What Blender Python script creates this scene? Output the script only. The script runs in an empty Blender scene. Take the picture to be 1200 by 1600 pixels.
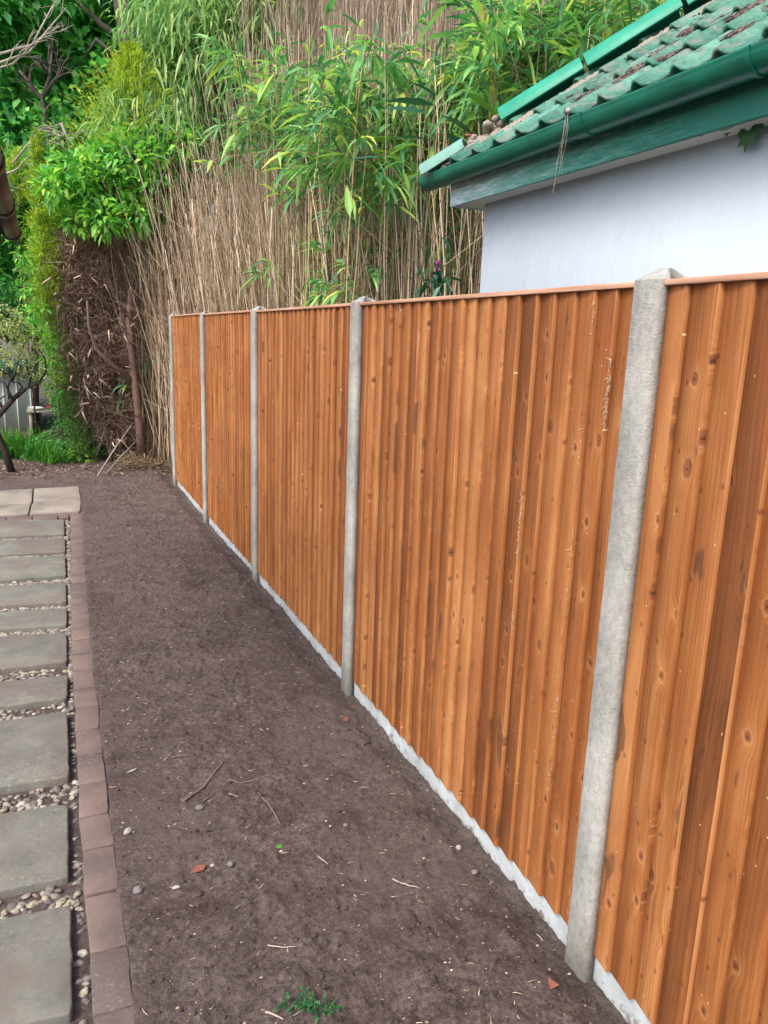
import bpy, math, random
import numpy as np
from mathutils import Matrix, Vector
R = math.radians
S = bpy.context.scene
COL = S.collection
rg = np.random.default_rng(7)
random.seed(7)

# ------------------------------------------------------------------ camera
F_PX, YAW, PITCH, ROLL, CAM_H = 1194.031, .4183, .2231, .0359, 1.7574
_w = np.array([math.sin(YAW)*math.cos(PITCH), math.cos(YAW)*math.cos(PITCH), -math.sin(PITCH)])
_r0 = np.array([math.cos(YAW), -math.sin(YAW), 0.]); _u0 = np.cross(_r0, _w)
_r = math.cos(ROLL)*_r0 + math.sin(ROLL)*_u0; _u = -math.sin(ROLL)*_r0 + math.cos(ROLL)*_u0
CAM = np.array([0, 0, CAM_H])
cd = bpy.data.cameras.new('camera'); cam = bpy.data.objects.new('camera', cd); COL.objects.link(cam)
cd.sensor_fit = 'VERTICAL'; cd.sensor_height = 36; cd.lens = 36*F_PX/1600
cd.clip_start = .05; cd.clip_end = 500
m = Matrix.Identity(4)
for i in range(3):
    m[i][0] = _r[i]; m[i][1] = _u[i]; m[i][2] = -_w[i]; m[i][3] = CAM[i]
cam.matrix_world = m
S.camera = cam

# ------------------------------------------------------------------ world, sun, exposure
SUN_EL, SUN_AZ = 50, 242     # azimuth of the sun, clockwise from +y
wd = bpy.data.worlds.new('World'); S.world = wd; wd.use_nodes = True
nt = wd.node_tree; nt.nodes.clear()
sky = nt.nodes.new('ShaderNodeTexSky'); sky.sky_type = 'NISHITA'; sky.sun_disc = False
sky.sun_elevation = R(SUN_EL); sky.sun_rotation = R(SUN_AZ); sky.air_density = 1.0; sky.dust_density = 4.0; sky.ozone_density = 1.0
bg = nt.nodes.new('ShaderNodeBackground'); bg.inputs['Strength'].default_value = .15
ow = nt.nodes.new('ShaderNodeOutputWorld')
nt.links.new(sky.outputs[0], bg.inputs[0]); nt.links.new(bg.outputs[0], ow.inputs[0])
sl = bpy.data.lights.new('sun', 'SUN'); sl.energy = 1.3; sl.angle = R(18); sl.color = (1, .95, .88)
so = bpy.data.objects.new('sun', sl); COL.objects.link(so)
sd = Vector((math.sin(R(SUN_AZ))*math.cos(R(SUN_EL)), math.cos(R(SUN_AZ))*math.cos(R(SUN_EL)), math.sin(R(SUN_EL))))
so.rotation_euler = sd.to_track_quat('Z', 'Y').to_euler(); so.location = (0, 0, 12)
S.view_settings.view_transform = 'Standard'; S.view_settings.look = 'None'
S.view_settings.exposure = 1.08; S.view_settings.gamma = 1
S.render.engine = 'CYCLES'
S.cycles.max_bounces = 8; S.cycles.transparent_max_bounces = 8

# ------------------------------------------------------------------ helpers
def ray(px, py): return _w + _r*(px-600)/F_PX - _u*(py-800)/F_PX
def at(px, py, Y):
    d = ray(px, py); return CAM + d*Y/d[1]
def ground_at(px, py, z=0.):
    d = ray(px, py); return CAM + d*(z-CAM_H)/d[2]
def at_x(px, py, x):
    d = ray(px, py); return CAM + d*x/d[0]

def vnoise(p, seed=0):
    """value noise, p (...,2) -> 0..1"""
    p = np.asarray(p, float); i = np.floor(p).astype(np.int64); f = p-i; f = f*f*(3-2*f)
    def h(a, b):
        n = (a*374761393 + b*668265263 + seed*1274126177) & 0x7fffffff
        n = ((n ^ (n >> 13))*1274126177) & 0x7fffffff
        return ((n ^ (n >> 16)) & 0xffff)/65535.
    a = h(i[..., 0], i[..., 1]); b = h(i[..., 0]+1, i[..., 1]); c = h(i[..., 0], i[..., 1]+1); d = h(i[..., 0]+1, i[..., 1]+1)
    return (a*(1-f[..., 0])+b*f[..., 0])*(1-f[..., 1]) + (c*(1-f[..., 0])+d*f[..., 0])*f[..., 1]
def fbm(p, octv=4, seed=0):
    v = 0; a = .5; s = 0
    p = np.asarray(p, float)
    for k in range(octv):
        v = v + a*vnoise(p*(2.03**k), seed+k*17); s += a; a *= .5
    return v/s

class MB:
    """collects vertices, faces and a per-face random number"""
    def __init__(s): s.V = []; s.F = []; s.A = []; s.n = 0
    def add(s, V, F, a=None):
        V = np.asarray(V, float).reshape(-1, 3)
        Fs = F if isinstance(F, list) and len(F) and isinstance(F[0], np.ndarray) else [np.asarray(F, int)]
        for f in Fs:
            s.F.append(f + s.n)
            if a is None: s.A.append(np.full(len(f), random.random()))
            elif np.isscalar(a): s.A.append(np.full(len(f), a))
            else: s.A.append(np.asarray(a)[:len(f)])
        s.V.append(V); s.n += len(V); return s
    def box(s, x0, x1, y0, y1, z0, z1, a=None):
        V = [(x, y, z) for z in (z0, z1) for y in (y0, y1) for x in (x0, x1)]
        return s.add(V, [(0, 2, 3, 1), (4, 5, 7, 6), (0, 1, 5, 4), (2, 6, 7, 3), (0, 4, 6, 2), (1, 3, 7, 5)], a)
    def tube(s, pts, rad, n=6, a=None, cap=True):
        P = np.asarray(pts, float); k = len(P)
        rad = np.broadcast_to(np.asarray(rad, float), (k,))
        T = np.gradient(P, axis=0); T /= np.linalg.norm(T, axis=1)[:, None]+1e-9
        ref = np.array([0, 0, 1.]) if abs(T[0][2]) < .8 else np.array([1., 0, 0])
        A = np.cross(T, ref); A /= np.linalg.norm(A, axis=1)[:, None]+1e-9; B = np.cross(T, A)
        th = np.arange(n)*2*math.pi/n
        V = P[:, None] + rad[:, None, None]*(np.cos(th)[None, :, None]*A[:, None]+np.sin(th)[None, :, None]*B[:, None])
        i = np.arange(k-1)[:, None]*n; j = np.arange(n)[None]; j2 = (j+1) % n
        F = np.stack([i+j, i+j2, i+n+j2, i+n+j], -1).reshape(-1, 4)
        a = random.random() if a is None else a
        s.add(V.reshape(-1, 3), F, a)
        if cap:
            s.F.append(np.array([list(range(n))[::-1]])+s.n-k*n); s.A.append(np.array([a]))
            s.F.append(np.array([list(range(n))])+s.n-n); s.A.append(np.array([a]))
        return s
    def build(s, name, mat, parent=None, smooth=False, bevel=0, loc=None):
        me = bpy.data.meshes.new(name)
        V = np.concatenate(s.V)
        if loc is not None: V = V-np.asarray(loc)
        cnt = np.concatenate([np.full(len(f), f.shape[1]) for f in s.F]); idx = np.concatenate([f.ravel() for f in s.F])
        me.vertices.add(len(V)); me.vertices.foreach_set('co', V.astype(np.float32).ravel())
        me.loops.add(len(idx)); me.loops.foreach_set('vertex_index', idx.astype(np.int32))
        me.polygons.add(len(cnt)); st = np.concatenate([[0], np.cumsum(cnt)[:-1]])
        me.polygons.foreach_set('loop_start', st.astype(np.int32)); me.polygons.foreach_set('loop_total', cnt.astype(np.int32))
        if smooth: me.polygons.foreach_set('use_smooth', np.ones(len(cnt), bool))
        me.update(calc_edges=True)
        at_ = me.attributes.new('rnd', 'FLOAT', 'FACE'); at_.data.foreach_set('value', np.concatenate(s.A).astype(np.float32))
        me.materials.append(mat)
        o = bpy.data.objects.new(name, me); COL.objects.link(o)
        if loc is not None and parent is None: o.location = loc
        if parent is not None: o.parent = parent
        if bevel:
            b = o.modifiers.new('bevel', 'BEVEL'); b.width = bevel; b.segments = 2; b.limit_method = 'ANGLE'; b.angle_limit = R(40)
        return o

def tag(o, label=None, cat=None, group=None, kind=None):
    if label: o['label'] = label
    if cat: o['category'] = cat
    if group: o['group'] = group
    if kind: o['kind'] = kind
    return o
def empty(name, loc=(0, 0, 0), label=None, cat=None, group=None):
    o = bpy.data.objects.new(name, None); COL.objects.link(o); o.location = loc; o.empty_display_size = .1
    return tag(o, label, cat, group)
def copy_tree(o, parent=None):
    c = o.copy(); COL.objects.link(c)
    if parent is not None: c.parent = parent
    for ch in list(o.children): copy_tree(ch, c)
    return c
def nrm(v): return v/(np.linalg.norm(v, axis=-1, keepdims=True)+1e-9)

def leaves(mb, base, dirs, L, W, droop=.3, full=True, a=None, flat=.5):
    """n lanceolate leaves, folded on the midrib and bent down towards the tip"""
    n = len(base); L = np.broadcast_to(L, (n,)); W = np.broadcast_to(W, (n,)); dirs = nrm(np.asarray(dirs, float)); droop = np.broadcast_to(droop, (n,))
    upv = np.array([0, 0, 1.]) + (rg.random((n, 3))-.5)*2*(1-flat)
    side = nrm(np.cross(dirs, upv)); nor = nrm(np.cross(side, dirs))
    def c(t): return base + dirs*(L*t)[:, None] - np.array([0, 0, 1.])*(droop*L*t*t)[:, None]
    a = rg.random(n) if a is None else np.broadcast_to(a, (n,))
    if full:
        ts = (.3, .68); ws = (.5, .36)
        V = [c(0)]
        for t, w in zip(ts, ws):
            cc = c(t); s_ = side*(W*w)[:, None]; nn = nor*(W*.14)[:, None]
            V += [cc-s_+nn, cc, cc+s_+nn]
        V.append(c(1))
        V = np.stack(V, 1)
        tri = np.array([(0, 2, 1), (0, 3, 2), (4, 5, 7), (5, 6, 7)]); quad = np.array([(1, 2, 5, 4), (2, 3, 6, 5)])
        o = (np.arange(n)*8)[:, None, None]
        mb.add(V.reshape(-1, 3), [(tri[None]+o).reshape(-1, 3)], np.repeat(a, 4))
        mb.n -= n*8; mb.F.append((quad[None]+o).reshape(-1, 4)+mb.n); mb.A.append(np.repeat(a, 2)); mb.n += n*8
    else:
        cc = c(.42); s_ = side*(W*.5)[:, None]
        V = np.stack([c(0), cc-s_, c(1), cc+s_], 1)
        f = np.array([(0, 2, 1), (0, 3, 2)])
        mb.add((V).reshape(-1, 3), [(f[None]+(np.arange(n)*4)[:, None, None]).reshape(-1, 3)], np.repeat(a, 2))
def canes(mb, P, rad, n=4, a=None):
    """P (m,k,3) centre lines, rad (m,k)"""
    m_, k = P.shape[:2]; A = np.array([1., .15, 0]); B = np.array([-.15, 1., 0])
    th = np.arange(n)*2*math.pi/n
    V = P[:, :, None] + rad[:, :, None, None]*(np.cos(th)[:, None]*A+np.sin(th)[:, None]*B)[None, None]
    i = np.arange(k-1)[:, None]*n; j = np.arange(n)[None]; j2 = (j+1) % n
    F = np.stack([i+j, i+j2, i+n+j2, i+n+j], -1).reshape(-1, 4)
    F = (F[None]+(np.arange(m_)*k*n)[:, None, None]).reshape(-1, 4)
    a = rg.random(m_) if a is None else np.broadcast_to(a, (m_,))
    mb.add(V.reshape(-1, 3), [F], np.repeat(a, (k-1)*n))

# ------------------------------------------------------------------ materials
class NT:
    def __init__(s, name):
        s.m = bpy.data.materials.new(name); s.m.use_nodes = True; s.t = s.m.node_tree; s.t.nodes.clear()
        s.out = s.N('ShaderNodeOutputMaterial'); s.b = s.N('ShaderNodeBsdfPrincipled'); s.L(s.b.outputs[0], s.out.inputs['Surface'])
        s.tc = s.N('ShaderNodeTexCoord'); s.at = s.N('ShaderNodeAttribute'); s.at.attribute_name = 'rnd'
        s.rnd = s.at.outputs['Fac']
    def N(s, t): return s.t.nodes.new(t)
    def L(s, a, b): s.t.links.new(a, b)
    def put(s, v, sock):
        if hasattr(v, 'links'): s.L(v, sock)
        else: sock.default_value = v if not (isinstance(v, tuple) and len(v) == 3 and sock.type == 'RGBA') else (*v, 1)
    def math(s, op, a, b=0., clamp=False):
        n = s.N('ShaderNodeMath'); n.operation = op; n.use_clamp = clamp; s.put(a, n.inputs[0]); s.put(b, n.inputs[1]); return n.outputs[0]
    def noise(s, vec, scale, detail=4, rough=.55, dist=0):
        n = s.N('ShaderNodeTexNoise'); s.L(vec, n.inputs['Vector']); n.inputs['Scale'].default_value = scale
        n.inputs['Detail'].default_value = detail; n.inputs['Roughness'].default_value = rough; n.inputs['Distortion'].default_value = dist
        return n.outputs['Fac']
    def vor(s, vec, scale, feature='F1', dim='3D'):
        n = s.N('ShaderNodeTexVoronoi'); n.feature = feature; n.voronoi_dimensions = dim; s.L(vec, n.inputs['Vector']); n.inputs['Scale'].default_value = scale; return n
    def ramp(s, f, stops, interp='LINEAR'):
        n = s.N('ShaderNodeValToRGB'); s.put(f, n.inputs[0]); n.color_ramp.interpolation = interp
        e = n.color_ramp.elements
        while len(e) < len(stops): e.new(.5)
        for k, (p, c) in enumerate(stops):
            e[k].position = p; e[k].color = (*c, 1) if isinstance(c, tuple) else (c, c, c, 1)
        return n.outputs[0]
    def mix(s, f, a, b, mode='MIX'):
        n = s.N('ShaderNodeMix'); n.data_type = 'RGBA'; n.blend_type = mode; s.put(f, n.inputs[0]); s.put(a, n.inputs[6]); s.put(b, n.inputs[7]); return n.outputs[2]
    def map(s, vec, scale=(1, 1, 1), loc=(0, 0, 0)):
        n = s.N('ShaderNodeMapping'); s.L(vec, n.inputs[0]); n.inputs['Scale'].default_value = scale; n.inputs['Location'].default_value = loc; return n.outputs[0]
    def xyz(s, vec):
        n = s.N('ShaderNodeSeparateXYZ'); s.L(vec, n.inputs[0]); return n.outputs
    def comb(s, x, y, z):
        n = s.N('ShaderNodeCombineXYZ'); s.put(x, n.inputs[0]); s.put(y, n.inputs[1]); s.put(z, n.inputs[2]); return n.outputs[0]
    def bump(s, h, strength=.5, dist=.01):
        n = s.N('ShaderNodeBump'); s.put(h, n.inputs['Height']); n.inputs['Strength'].default_value = strength; n.inputs['Distance'].default_value = dist
        s.L(n.outputs[0], s.b.inputs['Normal']); return n
    def fin(s, col, rough=.8, spec=.3):
        s.put(col, s.b.inputs['Base Color']); s.put(rough, s.b.inputs['Roughness']); s.b.inputs['Specular IOR Level'].default_value = spec
        return s.m
def plain(name, c, rough=.8, spec=.3, var=.15, scale=8, bump=0):
    n = NT(name); f = n.noise(n.tc.outputs['Object'], scale)
    if bump: n.bump(n.noise(n.tc.outputs['Object'], scale*6), bump, .01)
    return n.fin(n.mix(f, tuple(x*(1-var) for x in c), tuple(x*(1+var) for x in c)), rough, spec)
def leafmat(name, stops, transl=.35, rough=.5, spec=.35):
    n = NT(name)
    c = n.ramp(n.rnd, stops)
    v = n.noise(n.tc.outputs['Object'], 9, 2)
    c = n.mix(n.math('MULTIPLY', v, .35), c, (.0, .0, .0), 'MIX') if False else c
    n.fin(c, rough, spec)
    t = n.N('ShaderNodeBsdfTranslucent'); n.L(n.mix(.5, c, n.mix(1., c, (1.2, 1.5, .5), 'MULTIPLY')), t.inputs[0])
    mx = n.N('ShaderNodeMixShader'); mx.inputs[0].default_value = transl
    n.L(n.b.outputs[0], mx.inputs[1]); n.L(t.outputs[0], mx.inputs[2]); n.L(mx.outputs[0], n.out.inputs['Surface'])
    return n.m
M = {}
# fence timber: grain runs along z, every board shifted by its own random number
n = NT('dip_treated_timber')
X, Y_, Z = n.xyz(n.tc.outputs['Object'])[:3]
off = n.math('MULTIPLY', n.rnd, 53.7)
yy = n.math('ADD', Y_, off)
kv = n.vor(n.comb(yy, n.math('ADD', n.math('MULTIPLY', Z, .8), n.math('MULTIPLY', n.rnd, 31.)), n.math('MULTIPLY', n.rnd, 9.)), 6.5, dim='2D')
kd = n.math('ADD', kv.outputs['Distance'], n.math('MULTIPLY', n.math('SUBTRACT', n.noise(n.tc.outputs['Object'], 60, 2), .5), .05))
ksel = n.math('GREATER_THAN', n.xyz(kv.outputs['Color'])[0], .42)
bul = n.math('MULTIPLY', n.math('POWER', n.math('SUBTRACT', 1., n.math('MINIMUM', n.math('MULTIPLY', kd, 2.8), 1.)), 2.), ksel)
gy = n.math('ADD', n.math('MULTIPLY', yy, 1.), n.math('MULTIPLY', n.noise(n.comb(n.math('MULTIPLY', yy, 4.), n.math('MULTIPLY', Z, .9), off), 1.2, 2), .045))
gy = n.math('ADD', gy, n.math('MULTIPLY', bul, .035))
gv = n.comb(gy, n.math('MULTIPLY', Z, .012), off)
g1 = n.noise(gv, 150, 3, .65)
g2 = n.noise(n.comb(gy, n.math('MULTIPLY', Z, .05), off), 26, 3, .6)
g3 = n.noise(n.comb(yy, n.math('MULTIPLY', Z, .25), off), 5.5, 4, .55)
tone = n.math('ADD', n.math('ADD', n.math('MULTIPLY', g1, .38), n.math('MULTIPLY', g2, .32)), n.math('MULTIPLY', g3, .45))
tone = n.math('ADD', tone, n.math('MULTIPLY', n.math('SUBTRACT', n.rnd, .5), .27))
tone = n.math('ADD', tone, n.math('MULTIPLY', bul, .10))
tone = n.math('ADD', n.math('MULTIPLY', n.math('SUBTRACT', tone, .55), 1.1), .548)
c = n.ramp(tone, [(.30, (.085, .028, .010)), (.46, (.185, .064, .019)), (.58, (.295, .108, .031)), (.78, (.45, .205, .075))])
mott = n.noise(n.tc.outputs['Object'], 2.2, 5, .6)
c = n.mix(n.ramp(mott, [(.42, 0.), (.66, .55)]), c, (.25, .080, .022))
knot = n.math('MULTIPLY', n.ramp(n.math('SUBTRACT', kd, n.math('MULTIPLY', n.math('POWER', n.xyz(kv.outputs['Color'])[2], 3.), .06)), [(.035, 1.), (.08, 0.)]), ksel)
ring = n.math('MULTIPLY', n.math('MULTIPLY', n.ramp(kd, [(.07, 0.), (.09, 1.), (.12, 0.)]), ksel), .17)
kv2 = n.vor(n.comb(n.math('ADD', yy, 3.3), n.math('ADD', n.math('MULTIPLY', Z, .7), n.math('MULTIPLY', n.rnd, 17.)), 0.), 13., dim='2D')
k2 = n.math('MULTIPLY', n.ramp(kv2.outputs['Distance'], [(.035, 1.), (.085, 0.)]), n.math('GREATER_THAN', n.xyz(kv2.outputs['Color'])[0], .55))
c = n.mix(n.math('MULTIPLY', k2, .65), c, (.11, .03, .013))
c = n.mix(ring, c, (.62, .34, .16))
c = n.mix(n.math('MULTIPLY', knot, .7), c, (.14, .042, .018))
kc = n.math('MULTIPLY', n.ramp(kd, [(.012, 1.), (.03, 0.)]), ksel)
c = n.mix(n.math('MULTIPLY', kc, .7), c, (.03, .012, .008))
st = n.noise(n.comb(n.math('MULTIPLY', yy, 9.), n.math('MULTIPLY', Z, 2.6), off), 1.3, 3, .5)
stm = n.math('MULTIPLY', n.ramp(st, [(.66, 0.), (.69, .65)]), n.math('GREATER_THAN', n.math('FRACT', n.math('MULTIPLY', n.rnd, 7.3)), .5))
c = n.mix(stm, c, (.07, .036, .022))
c = n.mix(n.math('MULTIPLY', n.ramp(n.noise(n.comb(n.math('MULTIPLY', yy, 60.), n.math('MULTIPLY', Z, 9.), off), 1., 2), [(.68, 0.), (.74, 1.)]), .5), c, (.08, .025, .012))
sp = n.vor(n.comb(yy, n.math('MULTIPLY', Z, .6), off), 40, dim='2D')
spm = n.math('MULTIPLY', n.math('LESS_THAN', sp.outputs['Distance'], .065), n.math('GREATER_THAN', n.xyz(sp.outputs['Color'])[1], .965))
c = n.mix(n.math('MULTIPLY', spm, .8), c, (.75, .5, .28))
n.bump(n.math('SUBTRACT', n.math('ADD', g1, n.math('MULTIPLY', n.noise(n.map(n.tc.outputs['Object'], (1, 1, 3.)), 120, 3), .5)), n.math('MULTIPLY', knot, 1.5)), .45, .003)
M['timber'] = n.fin(c, .62, .3)
n = NT('pale_rail_timber')
g = n.noise(n.map(n.tc.outputs['Object'], (20, .8, 20)), 4, 4, .6)
M['rail'] = n.fin(n.ramp(g, [(.3, (.34, .17, .10)), (.7, (.58, .36, .25))]), .7)
# concrete
n = NT('post_concrete'); o = n.tc.outputs['Object']
f1 = n.noise(o, 3.5, 6, .6); f2 = n.noise(n.map(o, (1, 1, .7)), 55, 5, .7); v = n.vor(o, 130)
pore = n.math('MULTIPLY', n.math('LESS_THAN', v.outputs['Distance'], .22), n.math('GREATER_THAN', n.xyz(v.outputs['Color'])[0], .86))
c = n.ramp(n.math('ADD', n.math('MULTIPLY', f1, .6), n.math('MULTIPLY', f2, .4)), [(.32, (.19, .19, .172)), (.5, (.33, .33, .305)), (.68, (.47, .47, .44))])
c = n.mix(n.math('MULTIPLY', pore, .75), c, (.09, .085, .075))
damp = n.ramp(n.math('ADD', n.xyz(o)[2], n.math('MULTIPLY', f1, .16)), [(.07, .55), (.2, 0.)])
c = n.mix(damp, c, (.07, .06, .045))
sq = n.noise(n.map(o, (1, 1, 2.2)), 75, 2, .5, 1.5)
n.bump(n.math('ADD', n.math('SUBTRACT', f2, n.math('MULTIPLY', pore, .8)), n.math('MULTIPLY', sq, 1.)), .7, .0032)
M['concrete'] = n.fin(c, .9, .2)
n = NT('gravel_board_concrete'); o = n.tc.outputs['Object']
f1 = n.noise(o, 7, 6, .65)
f2 = n.noise(o, 70, 4, .6)
c = n.ramp(f1, [(.3, (.30, .33, .335)), (.55, (.44, .48, .49)), (.75, (.54, .58, .60))])
spl = n.ramp(n.math('ADD', n.noise(o, 16, 5, .75), n.math('MULTIPLY', n.xyz(o)[2], -2.2)), [(.60, 0.), (.70, .8)])
c = n.mix(spl, c, (.13, .10, .09))
n.bump(f2, .5, .003)
M['gravel_board'] = n.fin(c, .85, .2)
# soil
n = NT('dark_soil'); o = n.tc.outputs['Object']
f0 = n.noise(o, 1.1, 4, .6); f1 = n.noise(o, 8, 6, .7); f2 = n.noise(o, 60, 5, .75); f3 = n.noise(o, 240, 3, .7)
c = n.ramp(n.math('ADD', n.math('MULTIPLY', f1, .35), n.math('MULTIPLY', f2, .65)), [(.34, (.046, .032, .029)), (.5, (.128, .097, .090)), (.66, (.24, .196, .182))])
c = n.mix(n.ramp(f0, [(.45, 0.), (.6, .55)]), c, (.155, .120, .110))
c = n.mix(n.ramp(n.noise(o, 2.7, 5, .65), [(.53, 0.), (.68, .6)]), c, (.06, .038, .034))
v = n.vor(o, 85); vm = n.math('MULTIPLY', n.math('LESS_THAN', v.outputs['Distance'], .16), n.math('GREATER_THAN', n.xyz(v.outputs['Color'])[0], .9))
c = n.mix(n.math('MULTIPLY', vm, .8), c, (.36, .29, .23))
n.bump(n.math('ADD', n.math('MULTIPLY', f2, 1.2), n.math('MULTIPLY', f3, .5)), 1., .011)
M['soil'] = n.fin(c, .95, .15)
def stone(name, a, b, stain, spots, sc=5, rough=.85):
    n = NT(name); o = n.tc.outputs['Object']; ov = n.comb(*[n.math('ADD', q, n.math('MULTIPLY', n.rnd, 13.)) for q in n.xyz(o)[:3]])
    f1 = n.noise(ov, sc, 6, .65); f2 = n.noise(ov, 45, 6, .8); f3 = n.noise(ov, 2.3, 4, .6)
    c = n.ramp(n.math('ADD', n.math('MULTIPLY', f1, .6), n.math('MULTIPLY', f2, .4)), [(.34, a), (.64, b)])
    c = n.mix(n.math('MULTIPLY', n.math('SUBTRACT', n.rnd, .3), .25, True), c, stain)
    c = n.mix(n.ramp(n.math('ADD', n.math('MULTIPLY', f3, .7), n.math('MULTIPLY', f2, .3)), [(.48, 0.), (.58, .9)]), c, stain)
    w = n.noise(ov, 75, 4, .85); big = n.noise(ov, 1.7, 3, .5)
    c = n.mix(n.math('MULTIPLY', n.ramp(w, [(.55, 0.), (.66, .75)]), n.ramp(big, [(.42, 0.08), (.62, 1.)])), c, spots)
    n.bump(n.math('ADD', f2, n.math('MULTIPLY', f1, .5)), .5, .006)
    return n.fin(c, rough, .25)
M['slab'] = stone('worn_grey_slab', (.105, .106, .088), (.225, .222, .190), (.155, .128, .112), (.40, .385, .35))
M['pale_slab'] = stone('pale_slab', (.22, .195, .16), (.34, .305, .255), (.18, .155, .13), (.45, .39, .32))
M['brick'] = stone('worn_brick', (.125, .090, .078), (.215, .155, .136), (.112, .088, .080), (.26, .235, .215), 7)
n = NT('pebble'); c = n.ramp(n.rnd, [(0, (.12, .10, .09)), (.3, (.21, .19, .165)), (.6, (.36, .32, .26)), (.85, (.42, .34, .22)), (1, (.55, .53, .48))])
oi = n.N('ShaderNodeObjectInfo')
c2 = n.ramp(n.math('FRACT', n.math('ADD', oi.outputs['Random'], n.rnd)), [(0, (.12, .105, .095)), (.3, (.22, .20, .175)), (.6, (.38, .345, .29)), (.85, (.44, .38, .26)), (1, (.58, .56, .51))])
M['pebble'] = n.fin(n.mix(n.ramp(n.noise(n.tc.outputs['Object'], 2.2, 4, .7), [(.4, .1), (.62, .75)]), c2, (.11, .088, .08)), .75, .25)
M['grey_stone'] = plain('grey_stone', (.17, .155, .15), .75, .3, .2, 40, .3)
M['white_stone'] = plain('white_stone', (.36, .34, .31), .7, .3, .35, 45, .3)
M['terracotta'] = plain('terracotta', (.24, .095, .066), .85, .2, .2, 40, .3)
M['chip'] = leafmat('wood_chip', [(0, (.28, .19, .11)), (.5, (.45, .36, .24)), (1, (.62, .56, .45))], .05, .8)
M['crumb'] = plain('soil_crumb', (.083, .062, .057), .95, .1, .35, 50, .5)
M['bark'] = plain('brown_bark', (.19, .122, .10), .9, .15, .4, 22, .8)
M['stick'] = plain('weathered_stick', (.20, .145, .118), .85, .15, .35, 30, .3)
M['dark_bark'] = plain('dark_bark', (.045, .036, .032), .9, .15, .4, 22, .8)
M['grey_twig'] = plain('grey_dead_twig', (.38, .34, .285), .85, .15, .3, 14, .3)
M['tree_bark'] = plain('tree_bark', (.10, .085, .075), .9, .15, .4, 18, .8)
# painted things
n = NT('render_white'); o = n.tc.outputs['Object']
f = n.noise(o, 1.6, 5, .6); f2 = n.noise(o, 90, 3, .6); v = n.vor(o, 9)
v2 = n.vor(o, 34); vm = n.math('MAXIMUM', n.math('MULTIPLY', n.math('LESS_THAN', v.outputs['Distance'], .05), n.math('GREATER_THAN', n.xyz(v.outputs['Color'])[0], .4)), n.math('MULTIPLY', n.math('LESS_THAN', v2.outputs['Distance'], .14), n.math('GREATER_THAN', n.xyz(v2.outputs['Color'])[0], .88)))
c = n.ramp(f, [(.3, (.45, .515, .58)), (.7, (.51, .58, .655))])
f4 = n.noise(n.map(o, (1, 3, .6)), 2.0, 5, .7)
c = n.mix(n.ramp(f4, [(.55, 0.), (.8, .35)]), c, (.46, .48, .51))
n.bump(n.math('ADD', n.math('MULTIPLY', f2, .4), n.noise(o, 14, 4)), .55, .007)
M['wall'] = n.fin(n.mix(n.math('MULTIPLY', vm, .5), c, (.3, .28, .28)), .85, .2)
n = NT('green_gutter_paint'); o = n.tc.outputs['Object']; f = n.noise(n.map(o, (3, 1, 3)), 7, 5, .65)
c = n.ramp(f, [(.3, (.003, .090, .056)), (.6, (.006, .145, .09)), (.8, (.02, .20, .13))])
dirt = n.noise(o, 30, 5, .8)
c = n.mix(n.ramp(dirt, [(.58, 0.), (.72, .5)]), c, (.07, .10, .06))
M['gutter'] = n.fin(c, .34, .5)
n = NT('weathered_green_board'); o = n.tc.outputs['Object']
f = n.noise(n.map(o, (10, .9, 10)), 9, 5, .75)
ypos = n.xyz(o)[1]
worn = n.math('ADD', n.math('MULTIPLY', f, .55), n.math('MULTIPLY', n.math('SUBTRACT', ypos, 2.2), .16))
c = n.ramp(worn, [(.32, (.03, .19, .145)), (.43, (.10, .33, .27)), (.54, (.30, .52, .50)), (.62, (.66, .78, .82))])
n.bump(f, .5, .003)
M['fascia'] = n.fin(c, .6, .3)
n = NT('green_painted_tile'); o = n.tc.outputs['Object']
f = n.noise(o, 5, 6, .7); f2 = n.noise(o, 40, 4, .7)
c = n.ramp(n.math('ADD', n.math('ADD', n.math('MULTIPLY', f, .5), n.math('MULTIPLY', f2, .3)), n.math('MULTIPLY', n.rnd, .2)),
           [(.32, (.02, .09, .065)), (.47, (.045, .185, .13)), (.62, (.10, .28, .21)), (.78, (.24, .37, .32))])
lich = n.noise(n.map(o, (1, 1, 1)), 11, 5, .75)
c = n.mix(n.ramp(lich, [(.50, 0.), (.62, .8)]), c, (.20, .215, .19))
c = n.mix(n.ramp(n.noise(n.map(o, (.7, 2, 1)), 13, 5, .7, .5), [(.56, 0.), (.66, .8)]), c, (.075, .085, .065))
n.bump(f2, .3, .004)
M['tile'] = n.fin(c, .6, .35)
n = NT('green_ridge_paint'); o = n.tc.outputs['Object']; f = n.noise(o, 6, 6, .7)
c = n.ramp(f, [(.3, (.012, .20, .12)), (.6, (.02, .30, .19)), (.8, (.10, .36, .27))])
c = n.mix(n.ramp(n.noise(o, 25, 5, .8), [(.6, 0.), (.7, .6)]), c, (.10, .13, .10))
M['ridge'] = n.fin(c, .5, .4)
M['old_ridge'] = plain('faded_green_tile', (.16, .31, .26), .7, .3, .25, 18, .3)
M['mortar'] = plain('old_mortar', (.33, .29, .24), .95, .1, .35, 30, .9)
M['black_plastic'] = plain('black_plastic', (.012, .013, .014), .35, .5, .2)
M['old_brown'] = plain('mossy_brown_plastic', (.05, .047, .032), .4, .5, .5, 9)
M['brown_wood'] = plain('brown_wood', (.09, .06, .04), .8, .2, .4, 14, .3)
M['white_paint'] = plain('white_paint', (.56, .60, .54), .6, .3, .06, 3)
M['teal_roof'] = plain('teal_felt', (.03, .16, .19), .8, .2, .2)
M['grey_wood'] = plain('grey_weathered_wood', (.28, .25, .21), .85, .2, .3, 12, .3)
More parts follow.
